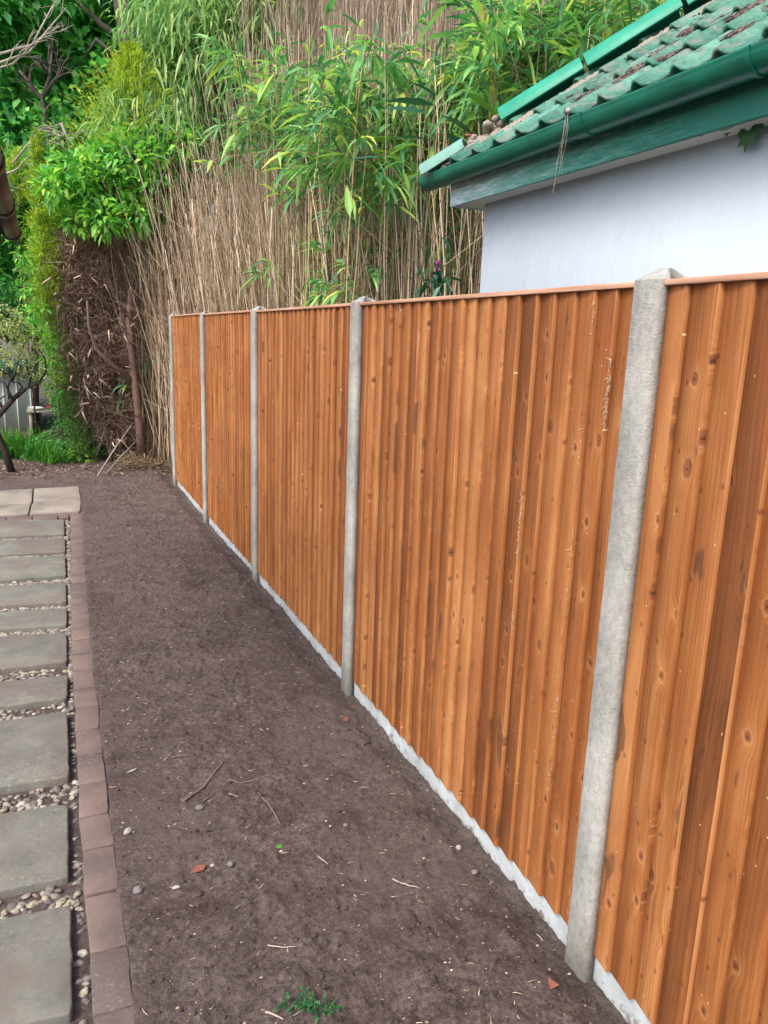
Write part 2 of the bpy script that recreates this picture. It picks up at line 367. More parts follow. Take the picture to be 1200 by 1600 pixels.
M['red_cloth'] = plain('red_cloth', (.22, .03, .04), .8, .2, .2)
# plants
M['cane_dead'] = leafmat('dead_cane', [(0, (0.162, 0.109, 0.070)), (.35, (0.410, 0.305, 0.208)), (.7, (0.648, 0.502, 0.359)), (1, (0.800, 0.698, 0.539))], .0, .75, .2)
M['cane_brush'] = leafmat('dead_brush', [(0, (0.308, 0.220, 0.171)), (.5, (0.528, 0.407, 0.325)), (1, (0.726, 0.594, 0.495))], .15, .8, .2)
M['cane_live'] = leafmat('live_cane', [(0, (.11, .13, .045)), (.4, (.26, .24, .09)), (.8, (.42, .31, .13)), (1, (.44, .36, .18))], .0, .5, .35)
M['cane_dark'] = plain('dark_cane', (.07, .065, .05), .5, .4, .2)
M['bam'] = leafmat('bamboo_leaf', [(0, (0.052, 0.188, 0.089)), (.35, (0.122, 0.350, 0.141)), (.7, (0.244, 0.525, 0.165)), (.88, (0.461, 0.700, 0.165)), (1, (0.744, 0.750, 0.153))], .35, .42, .45)
M['bam_big'] = leafmat('broad_bamboo_leaf', [(0, (.02, .085, .05)), (.5, (.05, .17, .09)), (.85, (.09, .26, .09)), (1, (.22, .42, .06))], .3, .4, .45)
M['bam_pale'] = leafmat('pale_bamboo_leaf', [(0, (.12, .28, .10)), (.5, (.25, .44, .15)), (.85, (.40, .56, .20)), (1, (.56, .64, .28))], .4, .45, .4)
M['tree'] = leafmat('broad_tree_leaf', [(0, (.05, .21, .08)), (.5, (.12, .43, .11)), (.85, (.25, .62, .15)), (1, (.42, .72, .18))], .4, .42, .4)
M['tree_dark'] = leafmat('deep_green_leaf', [(0, (0.016, 0.088, 0.038)), (.6, (0.041, 0.189, 0.068)), (1, (0.095, 0.324, 0.081))], .3, .5, .35)
M['bush'] = leafmat('privet_leaf', [(0, (0.072, 0.276, 0.060)), (.5, (0.192, 0.516, 0.090)), (.85, (0.360, 0.720, 0.120)), (1, (0.624, 0.792, 0.120))], .35, .4, .45)
M['gold'] = leafmat('golden_conifer', [(0, (.12, .25, .05)), (.5, (.32, .46, .06)), (.85, (.52, .60, .07)), (1, (.68, .68, .10))], .3, .6, .25)
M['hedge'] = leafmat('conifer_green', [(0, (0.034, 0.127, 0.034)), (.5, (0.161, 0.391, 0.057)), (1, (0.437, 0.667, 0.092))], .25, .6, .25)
M['dead_twig'] = leafmat('dead_conifer_twig', [(0, (0.086, 0.052, 0.044)), (.5, (0.253, 0.163, 0.127)), (.85, (0.483, 0.333, 0.265)), (1, (0.759, 0.609, 0.483))], .1, .85, .15)
M['orn'] = leafmat('fine_yellow_leaf', [(0, (.14, .22, .07)), (.5, (.36, .43, .16)), (1, (.60, .62, .28))], .3, .6, .25)
M['grass'] = leafmat('grass_blade', [(0, (.02, .10, .015)), (.5, (.06, .24, .025)), (1, (.16, .40, .05))], .35, .5, .3)
M['litter'] = leafmat('dry_litter', [(0, (.10, .065, .045)), (.5, (.25, .17, .11)), (1, (.48, .38, .26))], .1, .85, .15)
M['needle'] = leafmat('brown_needles', [(0, (.06, .042, .040)), (.6, (.17, .125, .115)), (1, (.33, .25, .22))], .0, .9, .1)
M['pink'] = plain('pink_petal', (.5, .12, .35), .7, .2)
M['lime'] = plain('lime_leaf', (.08, .30, .03), .5, .35)
M['sprig'] = leafmat('cypress_sprig', [(0, (.015, .07, .03)), (1, (.06, .22, .06))], .2, .6)

# ------------------------------------------------------------------ ground sheet
BX = [(-2, .118), (1.0, .118), (1.74, .122), (2.1, .126), (2.66, .126), (3.48, .139), (4.45, .155), (5.7, .191), (7.7, .247), (9.1, .287)]
def bx(y): return np.interp(y, [b[0] for b in BX], [b[1] for b in BX])   # right edge of the brick edging
def soil_z(x, y):
    p = np.stack([x, y], -1)
    z = (fbm(p*1.7, 3, 3)-.5)*.05 + (fbm(p*9, 3, 5)-.5)*.022 + (fbm(p*38, 3, 9)-.5)*.014
    clod = np.clip(fbm(p*48, 2, 21)-.60, 0, 1)*.055*(.25+1.5*fbm(p*2.3, 2, 41)) + np.clip(fbm(p*17, 3, 33)-.58, 0, 1)*.025
    z = z + clod
    near = np.clip((x-bx(y)-.0)/.35, 0, 1)               # flush with the bricks
    z = z*(.3+.7*near) + .003
    dip = np.clip((x-1.19)/.16, 0, 1)
    z = z - dip*dip*(3-2*dip)*(.034+.022*fbm(np.stack([y*2.2, y*0+3], -1), 3, 8))
    e = x-(bx(y)-.022+.03*(fbm(np.stack([y*3., y*0], -1), 3, 4)-.5))
    path = 1-np.clip(e/.02, 0, 1); path = np.where((y < 9.12), path, 0)
    zp = -.030+(fbm(p*25, 3, 13)-.5)*.012
    z = z*(1-path)+zp*path
    z = np.where(y > 9.12, z+.0+np.clip((y-9.5)/6, 0, 1)*.05, z)
    return z
xs = np.unique(np.concatenate([np.linspace(-60, -3, 20), np.linspace(-3, -.7, 24), np.arange(-.7, 1.4, .0115), np.linspace(1.4, 2.5, 12), np.linspace(2.5, 60, 24)]))
ys = np.unique(np.concatenate([np.linspace(-20, .7, 20), np.arange(.7, 5.5, .0125), np.arange(5.5, 11, .025), np.linspace(11, 20, 30), np.linspace(20, 120, 20)]))
XX, YY = np.meshgrid(xs, ys, indexing='ij')
ZZ = soil_z(XX, YY)
nx, ny = XX.shape
ii = (np.arange(nx-1)[:, None]*ny+np.arange(ny-1)[None]).ravel()
gm = MB(); gm.add(np.stack([XX, YY, ZZ], -1).reshape(-1, 3), [np.stack([ii, ii+ny, ii+ny+1, ii+1], -1)], .5)
tag(gm.build('ground', M['soil'], smooth=True), kind='structure')

# ------------------------------------------------------------------ fence
fence = empty('wooden_fence', (1.332, 1.5, 0), 'new orange featheredge timber fence with grey concrete posts and gravel boards', 'fence')
def fpart(mb, name, mat, par=None, bevel=0, smooth=False):
    o = mb.build(name, mat, None, smooth, bevel)
    o.parent = par or fence
    if par is None: o.matrix_parent_inverse = Matrix.Translation(-Vector((1.332, 1.5, 0)))
    return o
X0, Y0, PITCHF = 1.332, 1.548, 1.93
for i in range(-1, 5):                       # posts: far edge of the front face at y = Y0 + i*1.93
    ye = Y0+PITCHF*i; ya = ye-.095; zt = 1.917+(0, .0, .0, .0, .003, .008)[i+1]
    mb = MB(); c_ = .008
    prof = [(X0+c_, ya), (X0, ya+c_), (X0, ye-c_), (X0+c_, ye), (X0+.033, ye), (X0+.035, ye-.02), (X0+.083, ye-.02), (X0+.085, ye),
            (X0+.108, ye), (X0+.108, ya), (X0+.085, ya), (X0+.083, ya+.02), (X0+.035, ya+.02), (X0+.033, ya)]
    nz = 60; zz = np.linspace(-.25, zt, nz)
    k = len(prof); P_ = np.array(prof)
    V = []
    for z in zz:
        jit = (rg.random((k, 2))-.5)*.0012
        jit[1] -= (.0022*rg.random(), 0) if rg.random() < .3 else (0, 0)
        V.append(np.column_stack([P_+jit, np.full(k, z)]))
    V = np.concatenate(V)
    a_ = np.arange(nz-1)[:, None]*k; b_ = np.arange(k)[None]; b2 = (b_+1) % k
    F = np.stack([a_+b_, a_+b2, a_+k+b2, a_+k+b_], -1).reshape(-1, 4)
    mb.add(V, [F], .5)
    # weathered (four-way pyramid-like) top
    ring = V[-k:]; cx, cy = X0+.054, (ya+ye)/2
    top = ring.copy(); top[:, 0] = cx+(ring[:, 0]-cx)*.12; top[:, 1] = cy+(ring[:, 1]-cy)*.35; top[:, 2] = zt+.029
    mb.add(np.concatenate([ring, top]), [np.array([(j, (j+1) % k, k+(j+1) % k, k+j) for j in range(k)])], .5)
    mb.add(top, [np.array([list(range(k))])], .5)
    fpart(mb, 'concrete_post', M['concrete'])
for i in range(-1, 4):                       # panels run from post i to post i+1
    ya = Y0+PITCHF*i-.016; yb = Y0+PITCHF*(i+1)-.079
    # gravel board with a slightly rough face
    mb = MB(); N_ = 60
    yv = np.linspace(ya, yb, N_); zz = np.array([-.26, -.1, -.05, -.02, .0, .02, .034, .038])
    G = np.array([[(1.3725+(rg.random()-.5)*.0015+(.004 if z > .036 else 0), y, z+(rg.random()-.5)*.002) for z in zz] for y in yv])
    q = len(zz); jj = (np.arange(N_-1)[:, None]*q+np.arange(q-1)[None]).ravel()
    mb.add(G.reshape(-1, 3), [np.stack([jj, jj+1, jj+q+1, jj+q], -1)], .5)
    mb.box(1.3775, 1.413, ya, yb, -.26, .0375, .5)
    fpart(mb, 'gravel_board', M['gravel_board'], smooth=False)
    ztop = 1.902 + (0, .0, .0, .004, .012)[i+1]
    # featheredge boards: the thick edge of each faces the near end
    mb = MB(); nb = 21; wv = (yb-ya)/nb
    for b in range(nb):
        y_f = ya+wv*(nb-b)+rg.normal()*.002; y_n = ya+wv*(nb-b-1)+rg.normal()*.003
        if b == 0: y_f = yb
        if b == nb-1: y_n = ya
        xo = 1.3655+rg.normal()*.0008; tf = .0005; tn = .0145+rg.normal()*.0015
        zb = .04+rg.normal()*.0025; zt_ = ztop-.001; a = rg.random()
        nz = 14; zz = np.linspace(zb, zt_, nz)
        wob = np.cumsum(rg.normal(size=nz))*.00035; wob -= np.linspace(wob[0], wob[-1], nz)
        cup = rg.random()*.0018
        prof = lambda w: [(xo-tf, y_f+.012), (xo-tf*.5-tn*.5-cup, (y_f+y_n)/2+w), (xo-tn-.0005, y_n+w+.004), (xo-tn+.001, y_n+w+.0005), (xo-.0005, y_n+w), (xo+.004, y_n+w), (xo+.004, y_f+.012)]
        V = np.concatenate([np.column_stack([np.array(prof(w)), np.full(7, z)]) for w, z in zip(wob, zz)])
        a_ = np.arange(nz-1)[:, None]*7; b_ = np.arange(7)[None]; b2 = (b_+1) % 7
        mb.add(V, [np.stack([a_+b_, a_+b2, a_+7+b2, a_+7+b_], -1).reshape(-1, 4)], np.tile([a, a, .45+.5*((a*7) % 1), .45+.5*((a*7) % 1), (a+.3) % 1, a, a], nz-1))
        mb.add(V[:7], [np.array([list(range(7))[::-1]])], a)
    mb.box(1.3705, 1.378, ya, yb, .045, ztop-.002, .3)
    for zc in (.25, .95, 1.66): mb.box(1.379, 1.412, ya, yb, zc-.04, zc+.04, .3)
    pn = fpart(mb, 'fence_panel', M['timber'])
    mb = MB(); mb.box(1.345, 1.402, ya+.001, yb-.001, ztop, ztop+.014)
    fpart(mb, 'capping_rail', M['rail'], pn, bevel=.002)

# frayed pale fibres left by the saw on two board edges of the long panel
mb = MB(); ya = Y0-.016; yb = Y0+PITCHF-.079; wv = (yb-ya)/21
for bk, z0_, z1_ in ((1, .35, 1.88), (0, 1.55, 1.86), (4, .75, 1.3)):
    yk = ya+wv*(bk+1)
    zz_ = z0_+(z1_-z0_)*rg.random(150); keep_ = fbm(np.stack([zz_*6, zz_*0+bk], -1), 3, 31) > .47
    for z in zz_[keep_]:
        l = .002+rg.random()**3*.014; p = np.array([1.3505, yk+rg.normal()*.003, z]); d = np.array([-.25-.3*rg.random(), rg.normal()*.6, rg.normal()])
        mb.tube([p, p+d*l*.5, p+d*l+rg.normal(size=3)*.001], [.0009, .0007, .0003], 3, .7+.3*rg.random(), cap=False)
fb = mb.build('loose_fibre', M['chip']); fb['kind'] = 'stuff'; fb.parent = [o for o in fence.children if o.name.startswith('fence_panel')][1]

# ------------------------------------------------------------------ outbuilding behind the fence
bld = empty('white_outbuilding', (2.37, 4.06, 0), 'white rendered outbuilding with green painted tiled hip roof and green gutter behind the fence', 'building')
def bpart(mb, name, mat, par=None, bevel=0, smooth=False, label=None):
    o = mb.build(name, mat, None, smooth, bevel); o.parent = par or bld
    if par is None: o.matrix_parent_inverse = Matrix.Translation(-Vector((2.37, 4.06, 0)))
    if label: o['label'] = label
    return o
YB0 = -1.6
mb = MB(); mb.box(2.37, 5.6, YB0, 4.06, -.1, 2.60); bpart(mb, 'wall', M['wall'])
mb = MB(); mb.box(2.263, 5.7, YB0, 4.225, 2.531, 2.546); bpart(mb, 'soffit', M['white_paint'])
mb = MB(); mb.box(2.24, 2.262, YB0, 4.245, 2.525, 2.70); mb.box(2.2625, 5.7, 4.226, 4.245, 2.525, 2.70)
bpart(mb, 'fascia', M['fascia'], bevel=.002)
# gutter: half round with rolled lip, joint ring and brackets
def gutter_mesh(y0, y1, r, cx=2.165, cz=2.693, t=.004):
    mb = MB(); n_ = 18; th = np.linspace(math.pi, 2*math.pi, n_)
    outer = [(cx+r*math.cos(a), cz+r*1.08*math.sin(a)) for a in th]
    inner = [(cx+(r-t)*math.cos(a), cz+(r-t)*1.08*math.sin(a)) for a in th[::-1]]
    lip = [(cx-r-.003, cz+.006), (cx-r-.001, cz+.009), (cx-r+.006, cz+.007), (cx-r+.006, cz+.001)]
    pr = outer + inner + lip[::-1]
    k = len(pr); V = [(x, y, z) for y in (y0, y1) for x, z in pr]
    mb.add(V, [np.array([(j, k+j, k+(j+1) % k, (j+1) % k) for j in range(k)])], .5)
    for e, off_ in ((0, 0), (1, k)):
        mb.add([V[off_+j] for j in range(k)], [np.array([(j, j+1, 2*n_-2-j, 2*n_-1-j) for j in range(n_-1)])], .5)
    return mb, outer
yj = at_x(893, 195, 2.1)[1]
mb, _ = gutter_mesh(yj, 4.40, .060, cz=2.690); gut = bpart(mb, 'gutter', M['gutter'], smooth=True)
mb, o_ = gutter_mesh(4.401, 4.405, .0605, cz=2.690); mb = MB(); mb.add([(x, 4.403, z) for x, z in [(2.165+.0605*math.cos(a), 2.690+.0605*1.08*math.sin(a)) for a in np.linspace(math.pi, 2*math.pi, 18)]], [np.array([list(range(18))])], .5)
bpart(mb, 'end_cap', M['gutter'], gut)
mb, _ = gutter_mesh(YB0, yj-.03, .063); g2_ = bpart(mb, 'gutter', M['gutter'], smooth=True)
mb, _ = gutter_mesh(yj-.06, yj+.02, .067); bpart(mb, 'gutter_joint', M['gutter'], g2_, smooth=True)
for yb_ in (yj-.9, ):
    mb, _ = gutter_mesh(yb_-.01, yb_+.01, .068); bpart(mb, 'gutter_bracket', M['gutter'], g2_, smooth=True)
# tiled roof
SL = .73; nrmz = 1/math.sqrt(1+SL*SL)
HIP = 6.45
def roof_pt(x, y, h): return (x-h*SL*nrmz, y, 2.712+SL*(x-2.19)+h*nrmz)
mb = MB(); TW = .207; U = np.array([0, .05, .10, .15, .20, .25, .30, .40, .52, .65, .82, 1.0])
def prof_h(u): return np.where(u < .30, .036*np.sin(np.pi*np.clip(u/.30, 0, 1))**.9, .012*((u-.65)/.35)**2-.004*0)*1.
ex = .235                                  # course exposure measured in x
for kc in range(10):
    xa = 2.185+ex*kc; xb_ = xa+ex+.05
    for j in range(30):
        yr = 4.30-TW*j
        if xa > HIP+.06-yr or yr-TW < YB0: continue
        dy, dh, a = rg.normal()*.004, rg.normal()*.002, rg.random(); dx = rg.normal()*.006
        yv = yr+dy-U*(TW+.004); h = prof_h(U)+dh
        xe = np.minimum(xb_, HIP+.03-yv)
        top0 = [roof_pt(xa+dx, y, hh+.034) for y, hh in zip(yv, h)]
        top1 = [roof_pt(max(x_, xa+.02), y, hh+.004) for x_, y, hh in zip(xe, yv, h)]
        bot0 = [roof_pt(xa+dx, y, hh+.020) for y, hh in zip(yv, h)]
        bot1 = [roof_pt(max(x_, xa+.02), y, hh-.01) for x_, y, hh in zip(xe, yv, h)]
        q = len(U); V = top0+top1+bot0+bot1
        F = [(i_, q+i_, q+i_+1, i_+1) for i_ in range(q-1)]+[(2*q+i_, i_, i_+1, 2*q+i_+1) for i_ in range(q-1)]+[(2*q+i_, 2*q+i_+1, 3*q+i_+1, 3*q+i_) for i_ in range(q-1)]
        F += [(0, 2*q, 3*q, q), (q-1, 2*q-1, 4*q-1, 3*q-1)]
        mb.add(V, F, a)
# roof deck underneath, the far hip slope and the back slope
xr = 4.1; yr_ = HIP-xr; zr = 2.70+SL*(xr-2.19)
d0 = [(2.22, YB0, 2.706), (2.22, 4.23, 2.706), (xr, yr_, zr-.015), (xr, YB0, zr-.015)]
mb.add(d0, [(0, 3, 2, 1)], .2)
mb.add([(2.19, 4.26, 2.70), (6.0, 4.26, 2.70), (xr, yr_, zr), (xr, yr_, zr)], [np.array([(0, 1, 2)])], .4)
mb.add([(xr, yr_, zr), (6.0, 4.26, 2.70), (6.0, YB0, 2.70), (xr, YB0, zr)], [(0, 1, 2, 3)], .4)
roof = bpart(mb, 'roof', M['tile'], smooth=False)
hd = nrm(np.array([1, -1, SL])); hn = nrm(np.array([-SL, SL*0+ .0, 1.])+nrm(np.array([0, SL, 1.]))*0)
side = nrm(np.array([1, 1, 0.])); upn = np.cross(side, hd); upn = upn*np.sign(upn[2])
hip0 = np.array([2.15, 4.30, 2.70])
def hip_cap(s0, s1, r=.145, lift=.055, arc=(8, 172), mat='ridge', skew=0, t=.016, label=None, name='hip_tile'):
    mb = MB(); n_ = 14; th = np.radians(np.linspace(arc[0], arc[1], n_))
    V = []
    for s_, rr, lf in ((s0, r, lift), (s1, r*.95, lift+.008)):
        c = hip0+hd*s_+upn*lf+side*skew
        for q_ in (rr, rr-t): V += [c+side*q_*math.cos(a)*1.0+upn*q_*.85*math.sin(a)-upn*.075 for a in th]
    V = np.array(V); k = n_
    F = [(i_, i_+1, 2*k+i_+1, 2*k+i_) for i_ in range(k-1)]+[(k+i_, 3*k+i_, 3*k+i_+1, k+i_+1) for i_ in range(k-1)]
    F += [(i_, k+i_, k+i_+1, i_+1) for i_ in range(k-1)]+[(2*k+i_, 2*k+i_+1, 3*k+i_+1, 3*k+i_) for i_ in range(k-1)]
    F += [(0, 2*k, 3*k, k), (k-1, 2*k-1, 4*k-1, 3*k-1)]
    mb.add(V, F, .5)
    return bpart(mb, name, M[mat], roof, smooth=False, bevel=.002, label=label)
ss = [.475+.005, .975, 1.49, 2.0, 2.5]
for i in range(4): hip_cap(ss[i], ss[i+1]-.02, lift=.075+.004*(i % 2))
hip_cap(-.04, .24, r=.125, lift=.055, mat='old_ridge', label='short faded grey green hip tile at the eaves corner')
# bedding mortar along the hip, lumps in the gap where a tile is missing
mb = MB()
def lump(mb, c, r, seed, sq=(1, 1, 1), a=None, n1=8, n2=6):
    th = np.linspace(0, 2*math.pi, n1, endpoint=False); ph = np.linspace(0, math.pi, n2+1)[1:-1]
    q = np.random.default_rng(seed)
    V = [np.array([0, 0, 1.])]+[np.array([math.sin(p)*math.cos(t), math.sin(p)*math.sin(t), math.cos(p)]) for p in ph for t in th]+[np.array([0, 0, -1.])]
    V = np.array([v*(1+q.normal()*.13) for v in V])*np.array(sq)*r+np.asarray(c)
    F3 = [(0, 1+i_, 1+(i_+1) % n1) for i_ in range(n1)]; last = len(V)-1; b0 = 1+(n2-2)*n1
    F3 += [(last, b0+(i_+1) % n1, b0+i_) for i_ in range(n1)]
    F4 = [(1+r_*n1+i_, 1+(r_+1)*n1+i_, 1+(r_+1)*n1+(i_+1) % n1, 1+r_*n1+(i_+1) % n1) for r_ in range(n2-2) for i_ in range(n1)]
    a = random.random() if a is None else a
    mb.add(V, [np.array(F3)], a); mb.n -= len(V); mb.F.append(np.array(F4)+mb.n); mb.A.append(np.full(len(F4), a)); mb.n += len(V)
ns_, nw_ = 260, 7
Gm = []
for i in range(ns_):
    s_ = .10+i/ns_*2.5
    for j in range(nw_):
        w_ = j/(nw_-1); sd_ = -.19+.13*w_+(rg.random()-.5)*.012
        if s_ < .47: sd_ = -.09+.2*w_
        hgt = .018*math.sin(math.pi*min(1, w_*.9+.1))+(rg.random()-.5)*.014+(.008*math.sin(math.pi*w_) if s_ < .47 else 0)
        p = hip0+hd*s_+side*sd_; p = np.array(roof_pt(p[0], p[1], .03+hgt)); Gm.append(p)
jj = (np.arange(ns_-1)[:, None]*nw_+np.arange(nw_-1)[None]).ravel()
mb.add(np.array(Gm), [np.stack([jj, jj+nw_, jj+nw_+1, jj+1], -1)], .5)
for i in range(16): lump(mb, hip0+hd*(.24+rg.random()*.22)+side*rg.normal()*.045+upn*(.03+rg.random()*.05), .018+rg.random()**2*.022, i, (1, 1, .7))
bpart(mb, 'mortar_bedding', M['mortar'], roof)
mb = MB()
p = at_x(737, 213, 2.33); lump(mb, p, .035, 5, (1.2, .5, .35)); bpart(mb, 'broken_tile_edge', M['terracotta'], roof)
mb = MB(); lump(mb, at_x(722, 250, 2.25), .02, 6, (.4, .5, 1.2)); bpart(mb, 'broken_tile_edge', M['terracotta'], roof)
# loose needles and twigs lying in the pans of the roof
mb = MB()
def roof_hit(px, py):
    q0 = ray(px, py); t_ = (2.712-SL*2.19-CAM_H)/(q0[2]-SL*q0[0]); return CAM+q0*t_
for (a0, b0_, num) in [((905, 172), (990, 130), 900), ((985, 135), (1026, 103), 700), ((1000, 112), (1070, 78), 700), ((1030, 112), (1080, 88), 300), ((1060, 72), (1130, 38), 700), ((1120, 60), (1200, 15), 700), ((1140, 75), (1172, 58), 160), ((1085, 55), (1125, 30), 200), ((1180, 38), (1200, 25), 120), ((890, 178), (915, 165), 60)]:
    A_, B_ = roof_hit(*a0), roof_hit(*b0_); yc = round(((4.30-(A_[1]+B_[1])/2)/TW)-.62)+.62; yc = 4.30-yc*TW
    for _ in range(num):
        t_ = rg.random(); xx = max(2.2, A_[0]+(B_[0]-A_[0])*t_); yy_ = yc+rg.normal()*.028*(1.2-.6*t_)
        u_ = ((4.30-yy_)/TW) % 1
        h_ = float(prof_h(np.array([u_]))[0])+.030
        p = np.array(roof_pt(xx, yy_, h_+rg.random()**2*.012)); gx = rg.normal()
        d_ = np.array([gx, rg.normal(), gx*SL+rg.normal()*.15])*.011
        mb.tube([p-d_, p+d_*rg.random(), p+d_], .0013+rg.random()*.0014, 3, cap=False)
tag(mb.build('roof_debris', M['needle']), 'brown twigs and needles lying in the channels of the green tiled roof', 'debris', kind='stuff')
# dried root hanging off the gutter joint
mb = MB()
b0 = np.array([2.085, yj+.0, 2.70])
for i in range(4):
    pts = [b0+np.array([0, (rg.random()-.3)*.05, .015])]
    for k in range(7): pts.append(pts[-1]+np.array([rg.normal()*.004, .018*(i/9)+rg.normal()*.008, -.02-rg.random()*(.045 if i < 4 else .014)]))
    mb.tube(pts, np.linspace(.0013, .0004, 8), 4, cap=False)
lump(mb, b0+np.array([0.0, .01, .02]), .013, 3)
tag(mb.build('dried_root', M['grey_twig']), 'thin dried root strands hanging from the green gutter joint', 'dead root')
# ivy leaves under the fascia
mb = MB(); st_ = at_x(1150, 190, 2.30)
for (px, py, s_, dz) in [(1168, 206, .075, -1), (1185, 186, .06, -.6), (1137, 200, .035, -.8)]:
    c = at_x(px, py, 2.33)
    out = [(0, -.0), (.35, .25), (.55, .0), (.38, -.3), (.5, -.62), (.15, -.55), (0, -.95), (-.15, -.55), (-.5, -.62), (-.38, -.3), (-.55, 0), (-.35, .25)]
    V = [c+np.array([-.25*a*s_*.3, a*s_, b*s_]) for a, b in out]+[c+np.array([-.012, 0, -.3*s_])]
    mb.add(V, [np.array([(i_, (i_+1) % 12, 12) for i_ in range(12)])], .5)
    mb.tube([c, c+np.array([.0, .03, .03]), np.array([2.255, c[1]+.05, 2.52])], .0015, 4)
tag(mb.build('ivy_sprig', leafmat('ivy_leaf', [(0, (.03, .11, .04)), (1, (.05, .16, .05))], .2)), 'small green ivy sprig poking out below the green fascia', 'ivy')

# ------------------------------------------------------------------ path
SL_Y = [(7.01, 7.58), (6.42, 6.87), (5.77, 6.30), (5.18, 5.60), (4.756, 5.06), (4.184, 4.617), (3.733, 4.007), (3.0, 3.582), (2.39, 2.82), (1.83, 2.25)]
SL_L = [(7.06, 7.67), (6.48, 6.93), (5.78, 6.35), (5.23, 5.655), (4.80, 5.115), (4.19, 4.684), (3.747, 4.045), (3.02, 3.587), (2.40, 2.85), (1.865, 2.275)]
SL_X = [.081, .073, .06, .048, .039, .025, .014, .001, -.018, -.026]
ordn = ['last narrow grey slab touching the pale slabs', 'second grey slab from the pale slabs', 'third grey slab from the pale slabs', 'fourth grey slab from the pale slabs',
        'thin fifth grey slab from the pale slabs', 'white marked sixth grey slab from the pale slabs', 'short grey slab, seventh from the pale slabs',
        'large pinkish grey slab, third from the bottom of the photo', 'large grey slab, second from the bottom of the photo', 'nearest and largest speckled grey slab at the bottom of the photo']
def slab(name, corners, z0, z1, mat, label, cat, group, bev=.006):
    c = np.array(corners); o3 = np.array([c[:, 0].mean(), c[:, 1].mean(), z1])
    # subdivided outline for chipped edges
    out = []
    for i_ in range(4):
        a_, b_ = c[i_], c[(i_+1) % 4]; m_ = max(3, int(np.linalg.norm(b_-a_)/.035))
        for t in np.arange(m_)/m_:
            nn = np.array([-(b_-a_)[1], (b_-a_)[0]]); nn = nn/np.linalg.norm(nn)
            w_ = rg.normal()*.0013 + (abs(rg.normal())*.003 if t == 0 else 0)
            out.append(a_+(b_-a_)*t+nn*w_+(c.mean(0)-a_)*.008*(t == 0))
    out = np.array(out); k = len(out)
    tilt = rg.normal(size=2)*.0025
    zt_ = lambda q: z1+(q-c.mean(0))@tilt
    V = [(*q, z0) for q in out]+[(*q, zt_(q)) for q in out]
    mb = MB(); a = rg.random()
    mb.add(V, [np.array([(i_, (i_+1) % k, k+(i_+1) % k, k+i_) for i_ in range(k)])], a)
    mb.n -= len(V); mb.F.append(np.array([list(range(k, 2*k))])+mb.n); mb.A.append(np.array([a])); mb.n += len(V)
    o = mb.build(name, M[mat], None, False, bev, loc=o3)
    return tag(o, label, cat, group)
for (ya, yb), (la, lb), xr_, od in zip(SL_Y, SL_L, SL_X, ordn):
    sl_ = lambda yr2, yl2: yl2+(yl2-yr2)*.5
    slab('stone_slab', [(-.62, sl_(ya, la)), (xr_-.004, ya), (xr_+.004, yb), (-.62, sl_(yb, lb))], -.05, .0+rg.normal()*.002, 'slab', od, 'paving slab', 'grey slabs laid across the pebble path')
for cs, lb in [([(-.85, 8.34), (-.20, 8.335), (-.197, 9.09), (-.85, 9.05)], 'pale buff slab, back left of the far paving'), ([(-.185, 8.335), (.268, 8.33), (.272, 9.13), (-.180, 9.10)], 'pale buff slab, back right of the far paving beside the soil'),
               ([(-.85, 7.86), (-.225, 7.82), (-.207, 8.32), (-.85, 8.325)], 'pale buff slab, front left of the far paving'), ([(-.212, 7.82), (.237, 7.835), (.266, 8.315), (-.195, 8.32)], 'pale buff slab, front right of the far paving by the brick edging')]:
    slab('stone_slab', cs, -.05, .012, 'pale_slab', lb, 'paving slab', 'pale slabs at the far end of the path')
# brick edging
y = 1.02; bricks = []
joints = [1.05, 1.30, 1.57, 1.80, 2.02, 2.27, 2.50, 2.70]
while joints[-1] < 7.5: joints.append(joints[-1]+.222+rg.normal()*.012)
joints[-1] = 7.79
for i, (ya, yb) in enumerate(zip(joints[:-1], joints[1:])):
    w_ = .103; g_ = .003
    ang = rg.normal()*.003
    lb = 'worn pinkish brown brick in the row edging the path'
    if i == 3: lb = 'second brick from the bottom of the edging, with a dark damp patch'
    if i == 2: lb = 'grey brick at the very bottom of the brick edging'
    if i == len(joints)-2: lb = 'farthest brick of the edging, touching the pale slabs'
    if lb.startswith('worn pinkish'):
        ow_ = ['first', 'second', 'third', 'fourth', 'fifth', 'sixth', 'seventh', 'eighth', 'ninth', 'tenth', 'eleventh', 'twelfth', 'thirteenth', 'fourteenth', 'fifteenth']
        nT = len(joints)-2; k_ = i-2
        lb = ('pinkish edging brick, %s counting up from the bottom of the photo' % ow_[min(k_, 14)]) if 0 <= k_ <= 13 else ('far mauve edging brick, %s counting down from the pale slabs' % ow_[min(nT-i, 14)] if k_ > 13 else 'edging brick just outside the bottom of the photo, %s' % ('nearer one' if i == 0 else 'farther one'))
    xb = bx(ya), bx(yb)
    slab('edging_brick', [(xb[0]-w_+ang, ya+g_), (xb[0]+ang, ya+g_+rg.normal()*.002), (xb[1]-ang, yb-g_), (xb[1]-w_-ang, yb-g_)], -.06, .002+rg.normal()*.0012, 'brick', lb, 'brick', 'bricks edging the path', .0035)
for k, xx in enumerate([-.62, -.40, -.18, .04]):
    slab('edging_brick', [(xx-.0, 7.63+rg.normal()*.003), (xx+.212, 7.62), (xx+.214, 7.80), (xx, 7.805)][:4] if k < 3 else [(xx, 7.63), (xx+.09, 7.63), (xx+.09, 7.81), (xx, 7.805)], -.06, .002, 'brick',
         ['leftmost brick in the short row against the pale slabs', 'second brick from the left in the short row against the pale slabs', 'third brick from the left in the short row against the pale slabs', 'half brick ending the short row against the pale slabs'][k], 'brick', 'short row of bricks against the pale slabs', .006)
